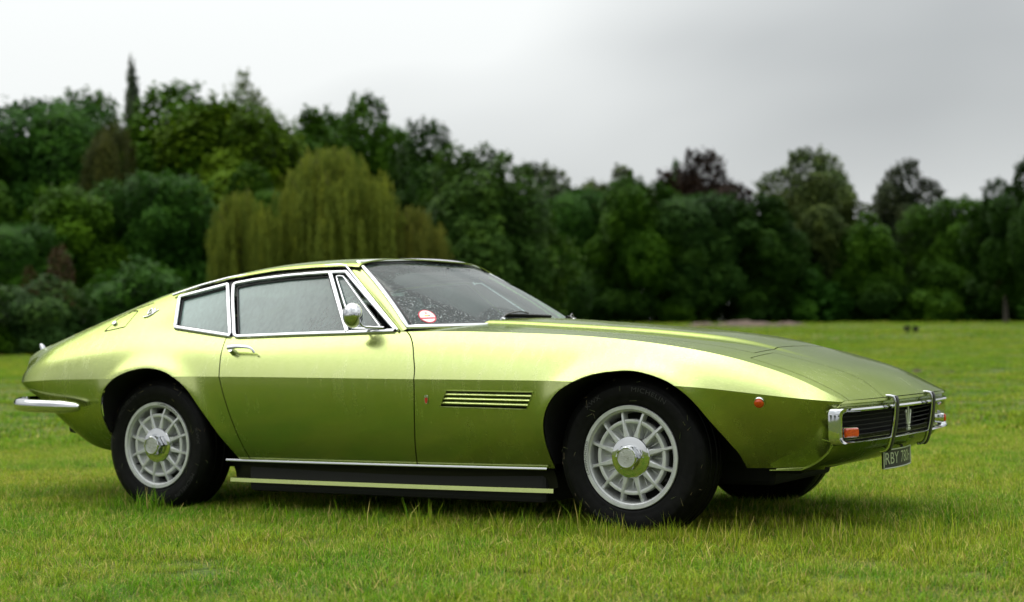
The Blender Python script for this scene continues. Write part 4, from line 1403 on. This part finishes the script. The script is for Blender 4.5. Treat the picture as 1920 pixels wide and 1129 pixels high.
def tuft_mesh(name, n, rad, hmin, hmax, wid, seed, straw=.10, lean=.55):
    r = np.random.default_rng(seed)
    pos = r.uniform(-rad, rad, (n, 2))
    h = r.uniform(hmin, hmax, n) * (.75 + .5 * r.random(n)); a = r.uniform(0, 2 * np.pi, n)
    ln = r.uniform(.1, lean, n) * h * r.choice([.6, 1, 1.6], n)
    dx, dy = np.cos(a), np.sin(a); w = wid * r.uniform(.7, 1.4, n)
    fa = a + r.normal(1.57, .6, n)
    sx, sy = np.cos(fa) * w, np.sin(fa) * w
    V = np.zeros((n, 5, 3))
    for k, (t, lw) in enumerate(((0, 1), (0, 1), (.55, .8), (.55, .8))):
        sg = -1 if k % 2 == 0 else 1
        V[:, k, 0] = pos[:, 0] + dx * ln * t * t + sg * sx * lw; V[:, k, 1] = pos[:, 1] + dy * ln * t * t + sg * sy * lw; V[:, k, 2] = h * t - .008
    V[:, 4, 0] = pos[:, 0] + dx * ln; V[:, 4, 1] = pos[:, 1] + dy * ln; V[:, 4, 2] = h - .25 * ln
    F = []
    for i in range(n):
        b = 5 * i; F += [(b, b + 1, b + 3, b + 2), (b + 2, b + 3, b + 4)]
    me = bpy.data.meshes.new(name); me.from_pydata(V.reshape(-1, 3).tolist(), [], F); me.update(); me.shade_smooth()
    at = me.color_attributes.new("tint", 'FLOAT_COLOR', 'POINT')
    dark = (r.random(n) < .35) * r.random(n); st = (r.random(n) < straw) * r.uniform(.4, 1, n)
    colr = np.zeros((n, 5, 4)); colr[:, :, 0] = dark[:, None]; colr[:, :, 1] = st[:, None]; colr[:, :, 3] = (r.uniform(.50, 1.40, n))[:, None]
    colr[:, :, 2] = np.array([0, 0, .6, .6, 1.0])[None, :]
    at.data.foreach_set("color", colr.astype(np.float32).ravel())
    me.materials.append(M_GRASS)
    return me
def grass_field(name, meshes, P, scale, label):
    src = bpy.data.collections.new(name + "_sources")
    for k, me in enumerate(meshes):
        src.objects.link(bpy.data.objects.new("%s_tuft" % name, me))
    me = bpy.data.meshes.new(name); me.from_pydata(P.tolist(), [], []); me.update()
    n = len(P)
    a = me.attributes.new("turn", 'FLOAT_VECTOR', 'POINT'); rot = np.zeros((n, 3), np.float32); rot[:, 2] = RNG.uniform(0, 6.28, n); rot[:, :2] = RNG.normal(0, .05, (n, 2)); a.data.foreach_set("vector", rot.ravel())
    a = me.attributes.new("grow", 'FLOAT', 'POINT'); a.data.foreach_set("value", scale.astype(np.float32))
    a = me.attributes.new("pick", 'INT', 'POINT'); a.data.foreach_set("value", RNG.integers(0, len(meshes), n).astype(np.int32))
    o = link(name, me)
    ng = bpy.data.node_groups.new(name, 'GeometryNodeTree')
    ng.interface.new_socket("Geometry", in_out='INPUT', socket_type='NodeSocketGeometry'); ng.interface.new_socket("Geometry", in_out='OUTPUT', socket_type='NodeSocketGeometry')
    gi, go = ng.nodes.new("NodeGroupInput"), ng.nodes.new("NodeGroupOutput")
    ci = ng.nodes.new("GeometryNodeCollectionInfo"); ci.inputs["Collection"].default_value = src; ci.inputs["Separate Children"].default_value = True; ci.inputs["Reset Children"].default_value = True
    ip = ng.nodes.new("GeometryNodeInstanceOnPoints"); ip.inputs["Pick Instance"].default_value = True
    def at(nm, ty):
        q = ng.nodes.new("GeometryNodeInputNamedAttribute"); q.data_type = ty; q.inputs["Name"].default_value = nm; return q.outputs["Attribute"]
    ng.links.new(gi.outputs[0], ip.inputs["Points"]); ng.links.new(ci.outputs[0], ip.inputs["Instance"])
    ng.links.new(at("turn", 'FLOAT_VECTOR'), ip.inputs["Rotation"]); ng.links.new(at("grow", 'FLOAT'), ip.inputs["Scale"]); ng.links.new(at("pick", 'INT'), ip.inputs["Instance Index"])
    ng.links.new(ip.outputs[0], go.inputs[0])
    md_ = o.modifiers.new("grass", 'NODES'); md_.node_group = ng
    tag(o, label, "grass", kind="stuff")
    return o
def scatter(s0, s1, hw, step, jit=.5):
    ss = np.arange(s0, s1, step); P = []
    for s in ss:
        w = hw(s); ls = np.arange(-w, w, step)
        P.append(np.stack([s + RNG.uniform(-jit, jit, len(ls)) * step, ls + RNG.uniform(-jit, jit, len(ls)) * step], -1))
    P = np.concatenate(P); x, y = xy_of(P[:, 0], P[:, 1])
    return np.stack([x, y, ground_z(x, y)], -1)
def patchy(P, f, amp=1.0):
    x, y = P[:, 0] * f, P[:, 1] * f
    return amp * (np.sin(x * 1.7 + 1.3 * np.sin(y * 1.1)) * np.sin(y * 1.3 + 1.7 * np.sin(x * .7)) * .6 + .4 * np.sin(x * 4.1 + y * 2.3) * np.sin(y * 3.7 - x * 1.9))
near = [tuft_mesh("lawn_tuft", 400, .15, .016, .044, .0014, 10 + k, .20, 1.7) for k in range(5)]
P = scatter(1.6, 13.5, lambda s: 3.0 + .55 * s, .155)
sc = 1.0 + .30 * patchy(P, 1.1) + RNG.normal(0, .12, len(P))
grass_field("grass", near, P, np.clip(sc, .5, 1.7), "short green and straw-flecked lawn grass around the car")
mid = [tuft_mesh("lawn_tuft", 300, .42, .020, .045, .0042, 20 + k, .10, 1.0) for k in range(4)]
P = scatter(13.0, 48, lambda s: 5.0 + .50 * s, .50)
grass_field("grass", mid, P, np.clip(1.0 + .35 * patchy(P, .5) + RNG.normal(0, .12, len(P)), .5, 1.4), "lawn grass stretching away beyond the car")
far = [tuft_mesh("lawn_tuft", 280, 1.3, .025, .055, .013, 30 + k, .10, 1.0) for k in range(3)]
P = scatter(46, 135, lambda s: 8.0 + .50 * s, 1.6)
grass_field("grass", far, P, np.clip(1.0 + .4 * patchy(P, .2) + RNG.normal(0, .12, len(P)), .5, 1.2), "lawn grass at the foot of the far trees")
# taller uncut tufts by the front wheel and in the shade of the nose
tall = [tuft_mesh("tall_tuft", 26, .07, .07, .15, .0019, 40 + k, .08, .5) for k in range(4)]
Pt = []
for cx, cy, sx_, sy_, n in ((.55, -1.05, .35, .10, 20), (.95, -.75, .55, .22, 44), (-.05, -.98, .22, .05, 34), (-1.2, -1.0, .9, .08, 34), (1.35, -.2, .35, .5, 40), (-2.55, -.95, .22, .05, 26)):
    Pt.append(np.stack([RNG.normal(cx, sx_, n), RNG.normal(cy, sy_, n), np.full(n, .018)], -1))
P = np.concatenate(Pt)
grass_field("grass", tall, P, np.clip(RNG.normal(.56, .2, len(P)), .3, 1.0), "longer uncut grass tufts beside the wheels and nose")

# ------------------------------------------------------------------ trees
def mk_leaf():
    t = NT("foliage")
    oi = t.new("ShaderNodeObjectInfo")
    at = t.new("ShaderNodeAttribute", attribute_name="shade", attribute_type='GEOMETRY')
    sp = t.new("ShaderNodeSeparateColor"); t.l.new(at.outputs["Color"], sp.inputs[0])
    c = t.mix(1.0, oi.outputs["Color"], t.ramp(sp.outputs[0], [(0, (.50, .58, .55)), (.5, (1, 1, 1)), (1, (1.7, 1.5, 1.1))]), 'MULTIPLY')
    t.l.new(c, t.b.inputs["Base Color"])
    t.set(Roughness=.6, Specular_IOR_Level=.05)
    tl = t.new("ShaderNodeBsdfTranslucent"); t.l.new(c, tl.inputs[0])
    m = t.new("ShaderNodeMixShader"); m.inputs[0].default_value = .25
    t.l.new(t.b.outputs[0], m.inputs[1]); t.l.new(tl.outputs[0], m.inputs[2]); t.l.new(m.outputs[0], t.o.inputs[0])
    return t.m
def mk_bark():
    t = NT("bark")
    v = t.obj()
    n = t.noise(t.mapping(v, (9, 9, 1.5)), 6, 4)
    t.l.new(t.ramp(n, [(.3, (.018, .015, .012)), (.7, (.075, .062, .050))]), t.b.inputs["Base Color"])
    t.set(Roughness=.9); t.l.new(t.bump(n, .8, .1), t.b.inputs["Normal"])
    return t.m
M_LEAF, M_BARK = mk_leaf(), mk_bark()

def leaf_mesh(name, P, N, size, asp, shade, hang=None):
    """one quad per leaf spray at P facing N"""
    n = len(P)
    N = N / (np.linalg.norm(N, axis=1)[:, None] + 1e-9)
    if hang is None:
        r = RNG.normal(size=(n, 3)); A = np.cross(N, r)
    else:
        A = hang
    A /= np.linalg.norm(A, axis=1)[:, None] + 1e-9
    B = np.cross(N, A); B /= np.linalg.norm(B, axis=1)[:, None] + 1e-9
    s = size[:, None]
    V = np.stack([P - A * s * asp - B * s * .15, P - B * s * .8 + A * s * .1, P + A * s * asp + B * s * .1, P + B * s * .8 - A * s * .15], 1).reshape(-1, 3)
    me = bpy.data.meshes.new(name)
    me.vertices.add(4 * n); me.vertices.foreach_set("co", V.astype(np.float32).ravel())
    me.loops.add(4 * n); me.loops.foreach_set("vertex_index", np.arange(4 * n, dtype=np.int32))
    me.polygons.add(n); me.polygons.foreach_set("loop_start", np.arange(0, 4 * n, 4, dtype=np.int32))
    me.polygons.foreach_set("loop_total", np.full(n, 4, np.int32))
    me.update(calc_edges=True)
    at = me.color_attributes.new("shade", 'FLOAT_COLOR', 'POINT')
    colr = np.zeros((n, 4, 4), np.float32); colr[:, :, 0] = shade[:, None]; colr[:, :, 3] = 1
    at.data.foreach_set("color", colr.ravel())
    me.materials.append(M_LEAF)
    return me

def ball(n, r):
    d = r.normal(size=(n, 3)); d /= np.linalg.norm(d, axis=1)[:, None]; return d

def broad_crown(seed, base=.12, top=1.0, rx=.34, nlobe=34, lobe=.56, depth=.50, nsub=300, sub=.19, subd=.12, n=24000, tips=170, leaf=.0098, egg=.0, gaps=0.0, fill=2500):
    """unit-height crown: a cauliflower of lobes and clumps, set all over with leaf sprays"""
    r = np.random.default_rng(seed)
    cz, rz = (base + top) / 2, (top - base) / 2
    L1, L2 = ball(nlobe, r), ball(nsub, r)
    w1, w2 = lobe * r.uniform(.6, 1.25, nlobe), sub * r.uniform(.6, 1.3, nsub)
    a1, t1, t2 = r.uniform(.30, 1.08, nlobe), r.uniform(.28, .72, nlobe), r.uniform(-.20, .20, nsub)
    D = ball(n, r)
    def caps(D, L, w):
        ang = np.arccos(np.clip(D @ L.T, -1, 1)) / w[None, :]
        return np.sqrt(np.maximum(1 - ang ** 2, 0))
    c1 = caps(D, L1, w1) * a1[None, :]; k1 = c1.argmax(1); h1 = c1.max(1)
    h2 = np.zeros(n); k2 = np.zeros(n, int)
    for i in range(0, n, 4000):
        q = caps(D[i:i + 4000], L2, w2); h2[i:i + 4000] = q.max(1); k2[i:i + 4000] = q.argmax(1)
    R = 1 - depth + depth * h1 + subd * (h2 - .6)
    R = R / np.quantile(R, .985)
    R += r.normal(0, .030, n) - np.abs(r.normal(0, .055, n))
    shape = 1 - egg * D[:, 2]
    P = np.stack([D[:, 0] * R * rx * shape, D[:, 1] * R * rx * shape, cz + D[:, 2] * R * rz], -1)
    # leaf planes follow the little clump they belong to, mostly turned up to the light
    N = D * .55 + (D - L2[k2] * .8) * 2.2 + np.array([0, 0, .75]) + r.normal(0, .42, (n, 3))
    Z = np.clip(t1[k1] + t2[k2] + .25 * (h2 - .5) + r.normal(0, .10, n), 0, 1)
    S = leaf * r.uniform(.6, 1.4, n)
    keep = np.ones(n, bool)
    if gaps: keep = (h2 > gaps * r.uniform(.6, 1.3, n)) & (h1 > gaps * .4)
    P, N, S, Z = P[keep], N[keep], S[keep], Z[keep]
    # twig ends standing clear of the outline
    if tips:
        ti = r.integers(0, len(P), tips); m = 26
        base_p = np.repeat(P[ti], m, 0); dirn = np.repeat(P[ti] - np.array([0, 0, cz - .15 * rz]), m, 0); dirn /= np.linalg.norm(dirn, axis=1)[:, None]
        q = base_p + dirn * (r.random((tips * m, 1)) ** 1.3) * np.repeat(r.uniform(.012, .05, tips), m)[:, None] + r.normal(0, .008, (tips * m, 3))
        P = np.concatenate([P, q]); N = np.concatenate([N, r.normal(size=(tips * m, 3)) + (0, 0, .8)]); S = np.concatenate([S, leaf * r.uniform(.5, 1.1, tips * m)]); Z = np.concatenate([Z, np.repeat(Z[ti], m)])
    d = ball(fill, r) * r.uniform(.2, .60, (fill, 1))
    P = np.concatenate([P, np.stack([d[:, 0] * rx, d[:, 1] * rx, cz + d[:, 2] * rz], -1)])
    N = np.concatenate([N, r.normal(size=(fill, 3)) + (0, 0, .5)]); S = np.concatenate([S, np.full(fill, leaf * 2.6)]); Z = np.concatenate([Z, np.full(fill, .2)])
    lobes = [(np.array([L1[k][0] * rx * .62, L1[k][1] * rx * .62, cz + L1[k][2] * rz * .62]), .1) for k in range(0, nlobe, 3)]
    return leaf_mesh("crown", P, N, S, 1.15, Z), lobes

def trunk_mesh(lobes, base, r0=.020, lean=0.0, seed=0):
    r = np.random.default_rng(seed)
    top = max(p[2] for p, _ in lobes)
    stem = curve2([(0, 0, -.02), (.004, .002, base), (lean * .3 + .01, -.006, base + .2), (lean, .004, top * .75), (lean * 1.1, 0, top * .92)], 14)
    k = np.linspace(0, 1, 14)
    rad = r0 * (1 - .86 * k) + r0 * .7 * np.exp(-k * 26)
    VF = [sweep(stem, (1., .1, 0), np.stack([circ(q, 9) for q in rad]))]
    for p, R in lobes:
        z = max(base * .8, min(p[2] - .10, top * .7)) * r.uniform(.75, .98)
        b = np.array([np.interp(z, stem[:, 2], stem[:, 0]), np.interp(z, stem[:, 2], stem[:, 1]), z])
        mid_ = (b + p) / 2 + np.array([0, 0, -.02]) + r.normal(0, .012, 3)
        L = curve2([b, mid_, p, p + (p - mid_) * .25], 8)
        VF.append(sweep(L, (.3, .2, 1.), np.stack([circ(q, 6) for q in np.linspace(r0 * .38, r0 * .06, 8)])))
    V, F = join(*VF)
    return mesh_data("trunk", V, F, M_BARK, angle=0)

KINDS = {}
for nm, kw in dict(
    oak=dict(seed=101, nlobe=30), lime=dict(seed=102, rx=.30, base=.06, egg=.06), beech=dict(seed=103, rx=.36, base=.04, nlobe=40),
    ash=dict(seed=104, rx=.33, base=.16, gaps=.30, fill=900, depth=.46, nlobe=34), maple=dict(seed=105, rx=.42, base=.02, nlobe=44, lobe=.5),
    drooping=dict(seed=106, rx=.44, base=-.12, egg=.30, nlobe=60, lobe=.40, depth=.36), bush=dict(seed=107, rx=.62, base=-.40, leaf=.022, n=9000, nsub=160, sub=.24, nlobe=20, lobe=.6, depth=.6),
    thicket=dict(seed=108, rx=.80, base=-.50, leaf=.023, n=11000, nsub=180, sub=.24, nlobe=24, lobe=.5, depth=.6), airy=dict(seed=109, rx=.36, base=.25, gaps=.62, fill=200, depth=.45, n=20000, leaf=.0085),
    poplar=dict(seed=110, tips=60, rx=.085, base=.02, nlobe=50, lobe=.38, depth=.35, n=7000, leaf=.0085, egg=.35, fill=900),
).items():
    seed = kw.pop('seed')
    cm_, lb = broad_crown(seed, **kw)
    KINDS[nm] = (cm_, trunk_mesh(lb, max(.05, kw.get('base', .14)), .020 if nm not in ('bush', 'thicket') else .012, 0.0, seed))

def willow_mesh(seed):
    """weeping crown: arching boughs hung with curtains of thin sprays"""
    r = np.random.default_rng(seed)
    P = []; N = []; S = []; Z = []; Hh = []
    heads = []
    for k in range(120):
        a = r.uniform(0, 2 * np.pi); rad = .46 * math.sqrt(r.random()); z = .955 - 1.05 * rad ** 2 - abs(r.normal(0, .19)) * (1 if k > 10 else .2)
        heads.append((np.array([rad * np.cos(a), rad * np.sin(a), z]), r.uniform(.03, .075)))
    for c, R in heads:
        tone = r.uniform(.25, .75)
        for k in range(11):
            a = r.uniform(0, 2 * np.pi); q = R * math.sqrt(r.random())
            st = c + np.array([q * np.cos(a), q * np.sin(a), .03 - 3.5 * q * q + r.uniform(-.03, .03)])
            L = r.uniform(.04, .40) * (.35 + st[2]); L = min(L, st[2] - .03)
            m = int(8 + L * 80)
            t = np.linspace(0, 1, m)
            out_ = np.array([np.cos(a), np.sin(a)]) * r.uniform(.0, .05)
            x = st[0] + out_[0] * np.sqrt(t) + r.normal(0, .006, m); y = st[1] + out_[1] * np.sqrt(t) + r.normal(0, .006, m); z = st[2] - L * t
            P.append(np.stack([x, y, z], -1)); N.append(np.stack([np.full(m, np.cos(a)), np.full(m, np.sin(a)), np.full(m, .5)], -1) + r.normal(0, .6, (m, 3)))
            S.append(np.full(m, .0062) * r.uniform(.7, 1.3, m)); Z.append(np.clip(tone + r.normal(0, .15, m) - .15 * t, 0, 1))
            Hh.append(np.stack([r.normal(0, .3, m), r.normal(0, .3, m), -np.ones(m)], -1))
    P, N, S, Z, Hh = map(np.concatenate, (P, N, S, Z, Hh))
    N = N - Hh * (np.sum(N * Hh, 1) / np.sum(Hh * Hh, 1))[:, None]
    return leaf_mesh("crown", P, N, S, 2.2, Z, Hh), [(c, R) for c, R in heads]
wm, wl_ = willow_mesh(121)
KINDS['willow'] = (wm, trunk_mesh(wl_[:14], .25, .026, 0.0, 5))

def place_tree(name, kind, px, top, halfw, dist, tint, label, cat="tree", group=None, rot=None, base_py=None, wscale=1.0):
    """dist is the depth along the view axis in metres; the height follows from the top seen in the photograph"""
    l = (px - 960) / FPX * dist
    x, y = xy_of(dist, l); x, y = float(x), float(y)
    d = cf + (px - 960) / FPX * cr - (top - 564.5) / FPX * cu
    zt_ = CAM[2] + d[2] * dist
    gz = float(ground_z(x, y))
    h = (zt_ - gz) * (1.0 if kind in ('poplar', 'willow', 'bush', 'thicket') else 1.02)
    cme, tme = KINDS[kind]
    root = empty(name, (x, y, gz - .05))
    ext = {'oak': .34, 'lime': .31, 'beech': .36, 'ash': .33, 'maple': .42, 'drooping': .46, 'bush': .62, 'thicket': .80, 'airy': .36, 'poplar': .085, 'willow': .50}[kind]
    w = halfw / FPX * dist / ext * wscale
    root.scale = (w, w, h)
    root.rotation_euler = (0, 0, RNG.uniform(0, 6.28) if rot is None else rot)
    c = link("crown", cme, root); c.color = (*tint, 1)
    link("trunk", tme, root)
    tag(root, label, cat, group)
    return root

G1, G2, G3, G4 = (.034, .088, .006), (.052, .124, .007), (.030, .090, .010), (.074, .138, .007)
DK, BR, CU, PALE, WIL = (.018, .050, .005), (.046, .056, .012), (.024, .016, .012), (.075, .115, .036), (.165, .205, .030)
T = place_tree
T("broadleaf_tree", 'maple', 75, 148, 190, 84, G3, "tall bluish green broadleaf tree left of the thin poplar")
T("broadleaf_tree", 'oak', -90, 215, 150, 78, G1, "dark green tree at the outer end of the left wood")
T("broadleaf_tree", 'lime', -250, 190, 160, 85, G2, "mid green tree beyond the outer end of the left wood")
T("broadleaf_tree", 'beech', 310, 146, 190, 90, G2, "tall fresh green rounded tree right of the thin poplar")
T("broadleaf_tree", 'beech', 175, 165, 150, 102, G1, "green tree standing right behind the brown-leaved tree")
T("broadleaf_tree", 'maple', 385, 158, 150, 104, G2, "green tree filling in below the pale feathery tree's left side")
T("broadleaf_tree", 'oak', 620, 205, 110, 104, G1, "dark green tree between the deep green and the open-crowned tree")
T("broadleaf_tree", 'beech', 755, 235, 90, 100, G3, "dark tree filling the gap behind the tall willow's right side")
T("copper_tree", 'maple', 205, 200, 66, 76, BR, "brown-leaved tree among the green trees below the thin poplar", wscale=1.0)
T("poplar_tree", 'poplar', 249, 82, 24, 135, (.062, .088, .050), "thin spire-shaped poplar rising above the left wood")
T("birch_tree", 'airy', 440, 150, 105, 118, PALE, "pale grey-green feathery tree showing above the left wood")
T("broadleaf_tree", 'oak', 430, 185, 175, 88, G4, "yellow-green tree below the pale feathery tree", rot=1.0)
T("broadleaf_tree", 'lime', 560, 185, 140, 92, G1, "deep green tree behind the weeping willow")
T("broadleaf_tree", 'ash', 690, 178, 100, 96, G1, "open-crowned dark tree with sky showing through behind the willow")
T("broadleaf_tree", 'beech', 810, 220, 125, 88, DK, "dark green tree right of the open-crowned tree")
T("broadleaf_tree", 'drooping', 905, 262, 190, 70, (.038, .085, .012), "leafy tree with bright green boughs sweeping to the ground right of the willow")
T("weeping_willow", 'willow', 628, 260, 128, 62, WIL, "tall olive-yellow weeping willow with hanging curtains of leaves")
T("weeping_willow", 'willow', 458, 345, 74, 60, WIL, "small olive-yellow weeping willow at the left of the tall willow")
T("weeping_willow", 'willow', 775, 375, 72, 63, (.150, .165, .030), "low brownish willow at the right of the tall willow")
T("broadleaf_tree", 'maple', 300, 300, 150, 72, G3, "leafy dark green tree standing in front of the brown-leaved tree")
T("broadleaf_tree", 'oak', 130, 345, 130, 70, G2, "spreading green tree in front of the left wood, above the shrubs")
T("broadleaf_tree", 'maple', 20, 400, 130, 66, G3, "low blue-green tree at the edge of the left wood")
T("broadleaf_tree", 'beech', 480, 300, 110, 80, G1, "green tree filling the gap left of the tall willow")
T("broadleaf_tree", 'ash', 1010, 308, 120, 125, (.060, .090, .040), "grey-green distant tree beyond the sweeping tree")
T("broadleaf_tree", 'lime', 1150, 300, 115, 128, (.058, .090, .026), "lighter green distant tree left of the copper beech")
T("broadleaf_tree", 'maple', 1080, 335, 110, 122, G3, "dark green distant tree left of the lighter green distant tree")
T("copper_beech", 'beech', 1320, 278, 125, 132, CU, "dark purple copper beech rising behind a green tree")
T("broadleaf_tree", 'lime', 1265, 287, 40, 136, G3, "green tree top beside the copper beech")
T("broadleaf_tree", 'maple', 1300, 345, 150, 118, (.026, .068, .012), "rounded deep green tree in front of the copper beech")
T("broadleaf_tree", 'oak', 1195, 328, 100, 116, G1, "green tree between the lighter tree and the rounded tree")
T("broadleaf_tree", 'ash', 1525, 280, 110, 145, PALE, "pale distant tree showing above the olive-green trees")
T("broadleaf_tree", 'beech', 1530, 322, 125, 124, (.050, .076, .018), "large olive-green rounded tree below the pale distant tree")
T("broadleaf_tree", 'oak', 1430, 365, 100, 118, DK, "dark tree between the rounded and the olive-green tree")
T("broadleaf_tree", 'ash', 1700, 303, 78, 130, (.034, .048, .022), "dusky open-topped tree right of the olive-green tree")
T("broadleaf_tree", 'lime', 1630, 390, 85, 120, G1, "low dark green tree under the dusky open-topped tree")
T("broadleaf_tree", 'maple', 1800, 352, 120, 122, G1, "wide dark green tree by the right end of the field")
T("broadleaf_tree", 'ash', 1885, 338, 80, 98, DK, "nearly black tree in front of the wide tree by the field's right end")
T("broadleaf_tree", 'oak', 1975, 262, 85, 92, DK, "very dark tall tree closing the field's right end")
T("broadleaf_tree", 'beech', 2130, 300, 140, 110, G1, "green tree beyond the tall dark tree at the field's right end")
T("broadleaf_tree", 'maple', 1930, 400, 110, 112, DK, "low dark tree behind the nearly black tree")
for k, (px, tp, hw, ds, kd) in enumerate(((-420, 170, 190, 88, 'maple'), (-620, 200, 180, 80, 'oak'), (-850, 180, 210, 86, 'beech'), (-1100, 210, 220, 84, 'maple'))):
    T("broadleaf_tree", kd, px, tp, hw, ds, (G1, G2, G3, G1)[k], "green tree in the left wood beyond the edge of the shrubs", "tree", "trees beyond the edge of the shrubs")
# shrubs
T("shrub", 'thicket', 70, 505, 150, 52, (.034, .078, .016), "broad leafy shrub at the lawn's left edge", "shrub")
T("shrub", 'bush', -70, 560, 110, 50, G2, "small shrub at the outer end of the left edge", "shrub")
T("shrub", 'bush', 98, 452, 62, 57, (.062, .044, .020), "reddish-brown shrub behind the broad leafy shrub", "shrub")
T("shrub", 'thicket', 280, 470, 150, 58, G3, "dark shrub mass behind the car's tail", "shrub")
T("shrub", 'thicket', 500, 500, 120, 60, DK, "dark undergrowth below the small willow", "shrub")
T("shrub", 'thicket', 760, 480, 130, 64, DK, "dark undergrowth between the tall willow and the sweeping tree", "shrub")
T("shrub", 'thicket', 1040, 470, 90, 100, DK, "dark undergrowth behind the bonnet, beyond the sweeping tree", "shrub")
for k, (px, tp, hw, ds) in enumerate(((1150, 500, 110, 116), (1290, 490, 110, 118), (1420, 515, 95, 117), (1530, 490, 110, 119), (1650, 505, 100, 120), (1760, 480, 105, 119), (1870, 490, 110, 116), (1980, 480, 100, 112))):
    T("shrub", ('thicket', 'bush')[k % 2], px, tp, hw, ds, (DK, G1, DK, G3)[k % 4],
      ("dark undergrowth below the lighter distant tree", "undergrowth bush below the rounded deep green tree", "dark undergrowth beside the long brush heap", "undergrowth bush at the foot of the olive-green tree",
       "dark undergrowth below the low dark green tree", "undergrowth bush behind the black tubs", "dark undergrowth below the nearly black tree", "undergrowth bush below the very dark tall tree")[k], "shrub", "undergrowth along the far edge of the field")
# unseen trees added across the lawn to darken reflections in paint and chrome
for k, (s_, l_, h_, w_, kd) in enumerate(((-70, -58, 15, 8, 'oak'), (-78, -30, 17, 8, 'maple'), (-76, -6, 15, 8, 'beech'), (-80, 18, 18, 8, 'lime'), (-66, 42, 16, 8, 'maple'), (-34, 54, 16, 8, 'oak'), (-8, 52, 17, 8, 'beech'), (16, 50, 16, 8, 'lime'), (40, 54, 17, 8, 'oak'))):
    x, y = xy_of(s_, l_)
    root = empty("broadleaf_tree", (float(x), float(y), float(ground_z(x, y)) - .05)); root.scale = (w_ * 2.6, w_ * 2.6, h_); root.rotation_euler = (0, 0, k * 1.7)
    c = link("crown", KINDS[kd][0], root); c.color = (*G1, 1); link("trunk", KINDS[kd][1], root)
    tag(root, "green tree across the lawn, mirrored in the car's paint", "tree", "unseen trees added for reflections")

# ------------------------------------------------------------------ small things on the field
def mk_plain(name, c0, c1, sc):
    t = NT(name); t.l.new(t.ramp(t.noise(t.obj(), sc, 4), [(.3, c0), (.7, c1)]), t.b.inputs["Base Color"]); t.set(Roughness=.8); return t.m
m_tub = mk_plain("black plastic", (.006, .006, .006), (.014, .014, .014), 8)
def tub(px, py, wpx, label):
    P = pixel_ground(px, py)
    d = np.linalg.norm(P - CAM); w = wpx / FPX * d / 2
    prof = [(.0001, -.0), (w * .72, 0), (w * .78, .02), (w * .95, w * 1.9), (w * 1.02, w * 1.92), (w * 1.02, w * 2.1), (w * .92, w * 2.1), (w * .9, w * 1.9), (w * .7, .06), (.0001, .06)]
    V, F = lathe(prof, 24)
    V = V[:, [0, 2, 1]]
    root = empty("planter_tub", tuple(P))
    mobj("tub", V, [tuple(reversed(f)) for f in F], m_tub, root)
    for s in (-1, 1):
        ang = np.linspace(0, math.pi, 10)
        hp = np.stack([s * w * (1.0 + .12 * np.sin(ang)), .22 * w * np.cos(ang) * 1.6, w * 1.85 + 0 * ang], -1)
        mobj("handle", *sweep(hp, (0, 0, 1.), circ(w * .05, 6)), m_tub, root)
    tag(root, label, "tub", "black tubs standing on the field")
tub(1701, 625, 13, "small black tub standing on the field before the dark trees")
tub(1717, 625, 12, "small black tub standing on the field before the dark trees")
m_soil = mk_plain("bare soil", (.050, .034, .020), (.115, .080, .048), 9)
def mound(name, px, py, wpx, hpx, mat, label, cat, seed):
    r = np.random.default_rng(seed)
    P = pixel_ground(px, py); d = np.linalg.norm(P - CAM); w, h = wpx / FPX * d / 2, hpx / FPX * d
    n = 26; V = []
    for i in range(9):
        t = i / 8
        for k in range(n):
            a = 2 * math.pi * k / n
            q = (1 + .22 * math.sin(3 * a + seed) + .15 * math.sin(5 * a + 2 * seed)) * w * t + r.normal(0, .02 * w)
            V.append((P[0] + q * math.cos(a) * LT[0] - .6 * q * math.sin(a) * AX[0], P[1] + q * math.cos(a) * LT[1] - .6 * q * math.sin(a) * AX[1], P[2] - .03 + h * (1 - t * t) ** 1.2 * (1 + r.normal(0, .12))))
    F = [(i * n + k, (i + 1) * n + k, (i + 1) * n + (k + 1) % n, i * n + (k + 1) % n) for i in range(8) for k in range(n)]
    o = mobj(name, V, F, mat, None)
    tag(o, label, cat)
mound("molehill", 1718, 699, 30, 9, m_soil, "low brown molehill on the field, the one nearer the bonnet", "molehill", 1)
mound("molehill", 1781, 700, 38, 7, m_soil, "flat brown molehill on the open field, the wider of two", "molehill", 2)
m_brush = mk_plain("dead brushwood", (.050, .032, .020), (.125, .080, .052), 2.2)
for k, (px, py, w, h) in enumerate(((1320, 613, 70, 9), (1395, 612, 120, 11), (1475, 610, 70, 7))):
    mound("brush_heap", px, py, w, h, m_brush, ("small brown brush heap under the rounded green tree", "long pinkish-brown brush heap at the foot of the dark trees", "low brown brush heap where the open field begins")[k], "brush heap", 5 + k)
